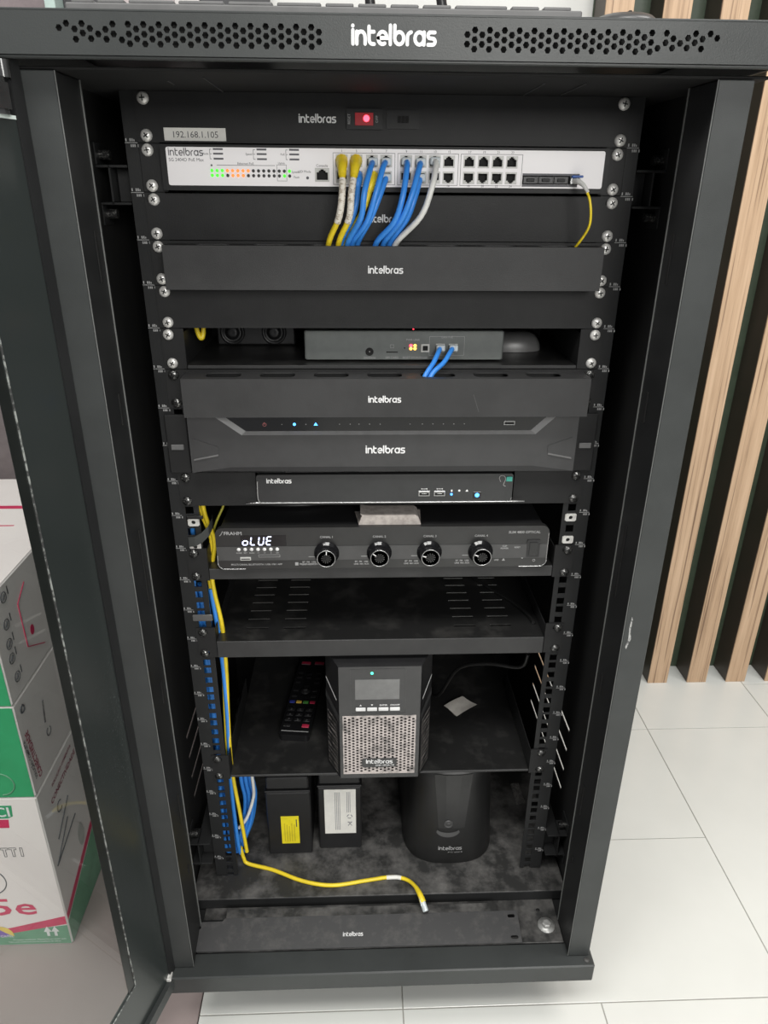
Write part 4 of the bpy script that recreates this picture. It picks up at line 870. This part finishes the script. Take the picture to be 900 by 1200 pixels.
m.plate([(-.0500, -1.0130), (-.0492, -1.0138), (-.0430, -1.0050), (-.0438, -1.0042)], XZ(.0462), .0001, mi=1); m.plate([(-.0430, -1.0130), (-.0438, -1.0138), (-.0500, -1.0050), (-.0492, -1.0042)], XZ(.0462), .0001, mi=1); m.plate(rect(-.0505, -.0430, -1.0062, -1.0050), XZ(.0462), .0001, mi=1)
m.build('white_label', [LABELW, mat('label_print_grey', (.28, .28, .30), .6)], b2)
# rounded tower UPS
tw = thing('tower_ups', 'rounded matt black tower UPS standing at the bottom right', 'UPS', (.112, .09, -1.0638))
def ring(z):
    s_ = (z + 1.0638) / .18; hw = .073 - .010 * s_; yf = .0125 + .008 * s_; yb_ = .21; pts = []
    for k in range(25):
        a = math.pi + math.pi * k / 24; e = .72
        pts.append((.1125 + hw * math.copysign(abs(math.cos(a)) ** e, math.cos(a)), .085 + (.085 - yf) * math.copysign(abs(math.sin(a)) ** e, math.sin(a)), z))
    return pts + [(.1125 + hw, yb_, z), (.1125 - hw, yb_, z)]
zs = [-1.0638, -1.0620, -1.03, -.99, -.95, -.91, -.889, -.884]; R_ = [ring(z) for z in zs]
R_[0] = [((p[0] - .1125) * .985 + .1125, (p[1] - .1) * .985 + .1, p[2]) for p in R_[0]]; R_[-1] = [((p[0] - .1125) * .95 + .1125, (p[1] - .1) * .95 + .1, p[2]) for p in R_[-1]]
m = MB(); n_ = len(R_[0]); fs = []
for i in range(len(R_) - 1):
    for k in range(n_): fs.append((i * n_ + k, i * n_ + (k + 1) % n_, (i + 1) * n_ + (k + 1) % n_, (i + 1) * n_ + k))
m.raw([p for r_ in R_ for p in r_], fs, 0, True); m.face(R_[-1]); m.face(R_[0]); m.build('case', mat('matt_black_plastic', (.014, .014, .014), .42), tw)
def tf(z): return .0125 + .008 * (z + 1.0638) / .18
def TF(a, b_, d=0):  # front skin of the tower
    hw = .073 - .010 * (b_ + 1.0638) / .18; c = min(1, abs(a - .1125) / hw) ** (1 / .72); sn = math.sqrt(max(0, 1 - c * c)) ** .72
    return (a, .085 - (.085 - tf(b_)) * sn - .0009 + d, b_)
m = MB(); ins = [(.0810, -.892), (.1440, -.892), (.1330, -.99)] + arc(.1125, -.992, .0205, 0, -180, 10) + [(.0920, -.99)]
for i in range(8):
    z0_, z1_ = -.886 - i * .0130, -.886 - (i + 1) * .0130; w0, w1 = .0290 - i * .0011, .0290 - (i + 1) * .0011
    m.face([TF(.1115 - w0, z0_), TF(.1115 - w0 * .4, z0_), TF(.1115 - w1 * .4, z1_), TF(.1115 - w1, z1_)]); m.face([TF(.1115 - w0 * .4, z0_), TF(.1115 + w0 * .4, z0_), TF(.1115 + w1 * .4, z1_), TF(.1115 - w1 * .4, z1_)]); m.face([TF(.1115 + w0 * .4, z0_), TF(.1115 + w0, z0_), TF(.1115 + w1, z1_), TF(.1115 + w1 * .4, z1_)])
m.build('front_inset', mat('inset_black_plastic', (.024, .024, .024), .38), tw)
pp_ = TF(.1065, -.9800)
MB().lathe([(.0075, 0), (.0072, -.0022), (.0056, -.0024), (.0050, -.0008), (.0044, -.0012), (0, -.0016)], (pp_[0], pp_[1], -.9800), 'y', 20).build('power_button', BAND, tw)
m = MB(); cr = arc(.1065, -.9930, .0195, 200, 340, 12, .0150); ci = arc(.1065, -.9905, .0180, 340, 200, 12, .0080)
for i in range(12): m.face([TF(*cr[i]), TF(*cr[i + 1]), TF(*ci[11 - i]), TF(*ci[12 - i])])
m.build('crescent', mat('crescent_grey', (.09, .09, .09), .35), tw)
MB().logo(lambda a, b_, d=0: TF(a, b_), .1110, -1.0310, .037, th=.22).text('ATTIV 600VA BI', .0034, lambda a, b_, d=0: TF(a, b_), .1190, -1.0400).build('logo', PRINTD, tw)
tag(sheet((.2409, .1742), (.2560, .1757), (.2590, .1302), (.2430, .1269), .0016, -1.0630, CARD, '').build('paper_tag', mat('grey_tag', (.22, .21, .20), .6, 0, (.12, .115, .11), 200, .45, .55), None, (.25, .15, -1.0638)), 'small grey printed tag lying on the cabinet floor behind the right rail', 'tag')
# loose yellow cable ending in a bare plug
lc = thing('patch_cable', 'loose yellow cable lying across the cabinet floor with an unplugged end', 'cable', (-.05, -.02, -1.0638))
MB().tube([(-.2185, .024, -1.030), (-.2150, .0215, -1.050), (-.2080, .0190, -1.0605), (-.1676, .0065, -1.0608), (-.1194, -.0148, -1.0608), (-.0731, -.0236, -1.0608), (-.0205, -.0165, -1.0608), (.0194, -.0114, -1.0608), (.0420, -.0190, -1.0590), (.0540, -.0380, -1.0520), (.0590, -.0520, -1.0500), (.0622, -.0600, -1.0535)], .0030, 8, 0, 5).build('jacket', YELLOW, lc)
MB().tube([(.0100, -.0124, -1.0608), (.0250, -.0122, -1.0606), (.0330, -.0145, -1.0600)], .0033, 10, 0, 3).build('white_sleeve', LABELW, lc)
MB().tube([(.0540, -.0380, -1.0520), (.0590, -.0520, -1.0500), (.0625, -.0615, -1.0540)], lambda u: .0034 + .0016 * u, 10, 0, 3).build('boot', YELLOW, lc)
MB().tube([(.0622, -.0605, -1.0535), (.0665, -.0720, -1.0600)], .0052, 4, 0, 1).tube([(.0575, -.0560, -1.0490), (.0600, -.0680, -1.0540)], .0012, 4, 0, 1).build('plug', CLEAR, lc)
# spare 1U panel lying on the ledge
sp2 = thing('spare_panel', 'dusty spare black rack panel with wordmark lying loose on the cabinet base', 'panel', (0, -.08, -1.0832))
def lie(a, b_, d=0):      # b_: 0 at the front edge .. .0445 at the rear, tilted up to the rear
    y, z = -.1115 + b_ * .975, -1.0782 + b_ * .215; return (a, y + d * .215, z - d * .975)
nt_ = [(-.2730, 0), (.2035, 0), (.2035, .0445), (-.2310, .0445), (-.2340, .0405), (-.2730, .0400)]
MB().plate(nt_, lie, .0016, [rrect(.1880, .1990, .0050, .0100, .0024), rrect(.1880, .1990, .0345, .0395, .0024), rrect(-.2720, -.2640, .0305, .0350, .0021)]).build('face_plate', mat('dusty_panel', (.040, .040, .041), .5, 0, (.065, .063, .061), 60, .5, .7, .3), sp2)
m = MB(); a_, b2_ = lie(-.230, .0445), lie(.17, .0445); m.box(-.230, .1750, a_[1] - .001, a_[1] + .0145, a_[2] - .0020, a_[2] - .0006); m.build('rear_flange', DUSTY, sp2)
MB().logo(lambda a, b_, d=0: lie(a, b_, -.0004), -.0420, .0175, .0290, th=.22).build('logo', PRINT, sp2)
MB().box(-.2700, .2000, -.0700, -.0660, -1.0832, lie(0, .04)[2] - .004).build('stiffener', BLACK, sp2)

# ------------------------------------------------------------------ things on the roof
kb = thing('keyboard', 'grey computer keyboard lying along the front of the cabinet roof', 'keyboard', (-.05, -.06, .0375))
m = MB(); m.box(-.247, .146, -.139, -.005, .0375, .0425, 0, .001); m.build('case', KEYG, kb)
kx = -.242; wl = [.016, .016, .024, .016, .016, .024, .016, .016, .016, .026, .016, .016, .016, .016, .026, .016, .016, .036, .016, .016]
KEYROWS = []
for r_ in range(5):
    x = -.243 + .002 * r_; 
    for w_ in (.016, .020, .034, .034, .0335, .0335, .0215, .0215, .0215, .0215, .0400, .0215, .0215) if r_ == 0 else (.0258,) * 13:
        x1 = min(x + w_, .143)
        if x1 - x > .01: MB().box(x, x1, -.136 + r_ * .025, -.115 + r_ * .025, .0425, .0452, 0, .0008).build('key', KEYG, kb)
        x = x1 + .0034
m2 = thing('mouse', 'dark mouse on the cabinet roof in front of the wood slats', 'mouse', (.189, -.09, .0375))
m = MB(); m.raw(*hump(.189, -.095, .0377, .027, .042, .0090), 0, True); m.build('shell', mat('mouse_shell_dark', (.05, .05, .05), .35), m2); MB().box(.1875, .1905, -.122, -.112, .0445, .0468).build('wheel', VOID, m2)
ro = thing('router', 'router with two black aerials standing on the cabinet roof', 'router', (.02, .05, .0375))
MB().box(-.06, .11, .0, .11, .0375, .060, 0, .004).build('case', PLAST, ro)
for x0, x1 in ((-.0125, -.0280), (.0560, .0290)):
    m = MB(); z1 = .20; m.tube([(x0, .006, .052), (x0 + (x1 - x0) * .35, .004, .100), (x1, .0, z1)], lambda u: .0052 - .0018 * u, 8, 0, 2); m.build('aerial', PLAST, ro)

# ------------------------------------------------------------------ cartons stacked on the floor at the left
def mapF(y): return lambda a, b_, d=0: (a, y + d, b_)
def mapS(x): return lambda a, b_, d=0: (x - d, a, b_)          # right-hand side face, a runs to the back
CB = [(-1.210, -.8930), (-.8910, -.7290), (-.7270, -.5620)]
def carton(k, label, front):
    z0, z1 = CB[k]; t_ = thing('carton', label, 'carton', (-.72, .2, z0), 'cable cartons stacked on the floor')
    MB().box(-.94, -.5, .0, .42, z0, z1, 0, .002).build('body', CARTONG, t_)
    MB().box(-.9385, -.5015, -.0006, -.0001, z0 + .001, z1 - .001, 0, .0001).build('front_print', front, t_); return t_
c1 = carton(0, 'large white cable carton printed 5e, lowest of the stack', PINKW)
F = mapF(-.0009); S = mapS(-.4992)
m = MB(); m.plate([(-.9385, -1.208), (-.5018, -1.208), (-.5018, -1.165), (-.68, -1.190), (-.9385, -1.215 + .01)], F, .0002); m.build('green_band', CGREEN, c1)
m = MB(); m.plate([(-.80, -1.1980), (-.65, -1.1925), (-.5018, -1.1620), (-.5018, -1.1440), (-.59, -1.1680), (-.65, -1.1800), (-.80, -1.1900)], mapF(-.0011), .0002); m.build('crimson_band', CRIMSON, c1)
m = MB(); m.plate([(-.80, -.9310), (-.5470, -.9310), (-.5395, -.9270), (-.5375, -.9060), (-.80, -.9060)], F, .0002); m.build('green_emblem', mat('emblem_green', (.03, .34, .15), .5), c1)
MB().plate([(-.80, -.9500), (-.5490, -.9500), (-.5470, -.9335), (-.80, -.9335)], F, .0002).build('crimson_emblem', CRIMSON, c1)
MB().text('CI', .0260, mapF(-.0012), -.5425, -.9270, 'R', bold=.015).build('emblem_letters', PRINT, c1)
m = MB(); m.text('5e', .0520, mapF(-.0012), -.5425, -1.1370, 'R', bold=.012, wide=1.45); m.build('category_mark', CRIMSON, c1)
m = MB()
for k, ch in enumerate('ITT'):
    x = -.541 - k * .0125
    q_ = [(-.0055, 0), (.0055, 0), (.0055, -.0035), (.0017, -.0035), (.0017, -.018), (-.0017, -.018), (-.0017, -.0035), (-.0055, -.0035), (-.0055, 0)] if ch == 'T' else [(-.0017, 0), (.0017, 0), (.0017, -.018), (-.0017, -.018), (-.0017, 0)]
    m.tube([(x + a, -.0010, -.9910 + b_) for a, b_ in q_], .0004, 4, 0, 1)
m.build('outline_letters', GREYINK, c1)
m = MB(); m.tube([(p[0], -.0010, p[1]) for p in arc(-.606, -1.062, .029, -85, 85, 14)], .0009, 4, 0, 1); m.build('roll_outline', GREYINK, c1)
m = MB(); m.plate(ngon(-.606, -1.1770, .0125, 16), mapF(-.0013), .0001, mi=0); m.plate(arc(-.6090, -1.1840, .0200, -10, 110, 8) + [(-.600, -1.180)], mapF(-.0014), .0001, mi=1); m.text('CATEL', .0070, mapF(-.0015), -.590, -1.1890, 'R', bold=.02, mi=2); m.build('round_emblem', [PURPLE, STYEL, PRINT], c1)
m = MB()
for x in (-.5345, -.5225): m.plate([(x - .0022, -1.1890), (x + .0022, -1.1890), (x + .0022, -1.1790), (x + .0062, -1.1790), (x, -1.1665), (x - .0062, -1.1790), (x - .0022, -1.1790)], mapF(-.0013), .0001)
m.text('Produto reciclavel  Mantenha em local seco', .0048, mapF(-.0012), -.5080, -1.1980, 'R'); m.text('Fabricado conforme norma brasileira de cabos', .0044, mapF(-.0012), -.5180, -1.2030, 'R'); m.build('arrows', PRINT, c1)['kind'] = 'stuff'
m = MB(); m.plate([(.002, -1.1560), (.002, -1.1430), (.42, -.98), (.42, -.995)], S, .0002); m.build('side_crimson_band', CRIMSON, c1)
m = MB(); m.plate([(.001, -1.208), (.419, -1.208), (.419, -.999), (.001, -1.160)], S, .0002); m.build('side_green_band', CGREEN, c1)
m = MB(); m.text('CONECTIVIDADE', .0130, S, .0350, -.9440, 'L', bold=.02, rot=.1); m.text('SOLUÇÃO COMPLETA', .0080, S, .0470, -.9200, 'L', bold=.02, rot=.1); m.build('side_text', mat('side_crimson_dim', (.30, .05, .09), .5), c1)['kind'] = 'stuff'
m = MB(); m.tube([(-.4993, p[0], p[1]) for p in arc(.055, -.966, .009, 40, 320, 10)], .0008, 4, 0, 1)
for q in (((.020, -1.01), (.075, -.975)), ((.0, -1.045), (.060, -1.005)), ((.0, -1.045), (.085, -1.025))): m.tube([(-.4993, q[0][0] + .01, q[0][1]), (-.4993, q[1][0] + .01, q[1][1])], .0010, 4, 0, 1)
m.build('side_drawing', GREYINK, c1)['kind'] = 'stuff'
m = MB(); m.plate(arc(.098, -1.075, .012, 0, 360, 14, .022)[:-1], mapS(-.4988), .0001); m.build('side_oval', PORTG, c1)
c2 = carton(1, 'green-fronted cable carton in the middle of the stack', GREEN)
m = MB(); m.text('CONECTIVIDADE', .0145, S, .0310, -.8750, 'L', bold=.02, rot=math.radians(97), wide=.80); m.build('side_text', mat('side_crimson', (.36, .04, .09), .5), c2)['kind'] = 'stuff'
m = MB(); m.text('SOLUÇÃO COMPLETA', .0085, S, .0170, -.8680, 'L', bold=.02, rot=math.radians(97), wide=.9); m.text('BENEFICIOS', .0070, S, .072, -.815, 'L', bold=.02, rot=math.radians(80)); m.tube([(-.4993, p[0], p[1]) for p in arc(.020, -.7480, .0055, 0, 360, 10)], .0013, 4, 0, 1); m.tube([(-.4993, p[0], p[1]) for p in arc(.0740, -.834, .0070, 100, 400, 10)], .0006, 4, 0, 1); m.build('side_small_print', GREYINK, c2)['kind'] = 'stuff'
m = MB(); m.tube([(p[0], -.0009, p[1]) for p in arc(-.545, -.865, .02, -90, 90, 10)], .0012, 4, 0, 1); m.build('front_mark', CGREEN, c2)
c3 = carton(2, 'top cable carton with icons on its side and a pale lid', GREEN)
m = MB()
for k, (yy, z) in enumerate(((.040, -.5800), (.0320, -.6170), (.0275, -.6450), (.0255, -.6670), (.0280, -.6985))):
    m.tube([(-.4993, p[0], p[1]) for p in arc(yy, z, .0075, 0, 360, 12)], .0006, 4, 0, 1); m.tube([(-.4993, yy - .003, z - .003), (-.4993, yy + .003, z + .003)], .0012, 4, 0, 1)
    m.plate(rect(yy + .0120, yy + .0142, z - .002, z + .010), S, .0002)
m.build('side_icons', GREYINK, c3)['kind'] = 'stuff'
m = MB(); m.tube([(-.4993, .0715, -.6800), (-.4993, .0705, -.6090), (-.4993, .0992, -.5900)], .0007, 4, 0, 1); m.tube([(-.4993, .0715, -.6800), (-.4993, .12, -.706)], .0007, 4, 0, 1); m.plate(arc(.0930, -.6650, .006, 0, 360, 12, .008)[:-1], S, .0002); m.build('side_crimson_frame', CRIMSON, c3)
m = MB(); m.box(-.9385, -.5015, .001, .419, -.5619, -.5614, 0, .0001); lid = m.build('lid_print', PINKW, c3)
m = MB(); m.plate(rect(-.93, -.51, .288, .300), XY(-.5611), .0002); m.plate(rect(-.66, -.56, .222, .225), XY(-.5611), .0002); m.build('lid_crimson_line', CRIMSON, lid)
for o in bpy.data.objects:
    if '_o' in o.keys(): del o['_o']
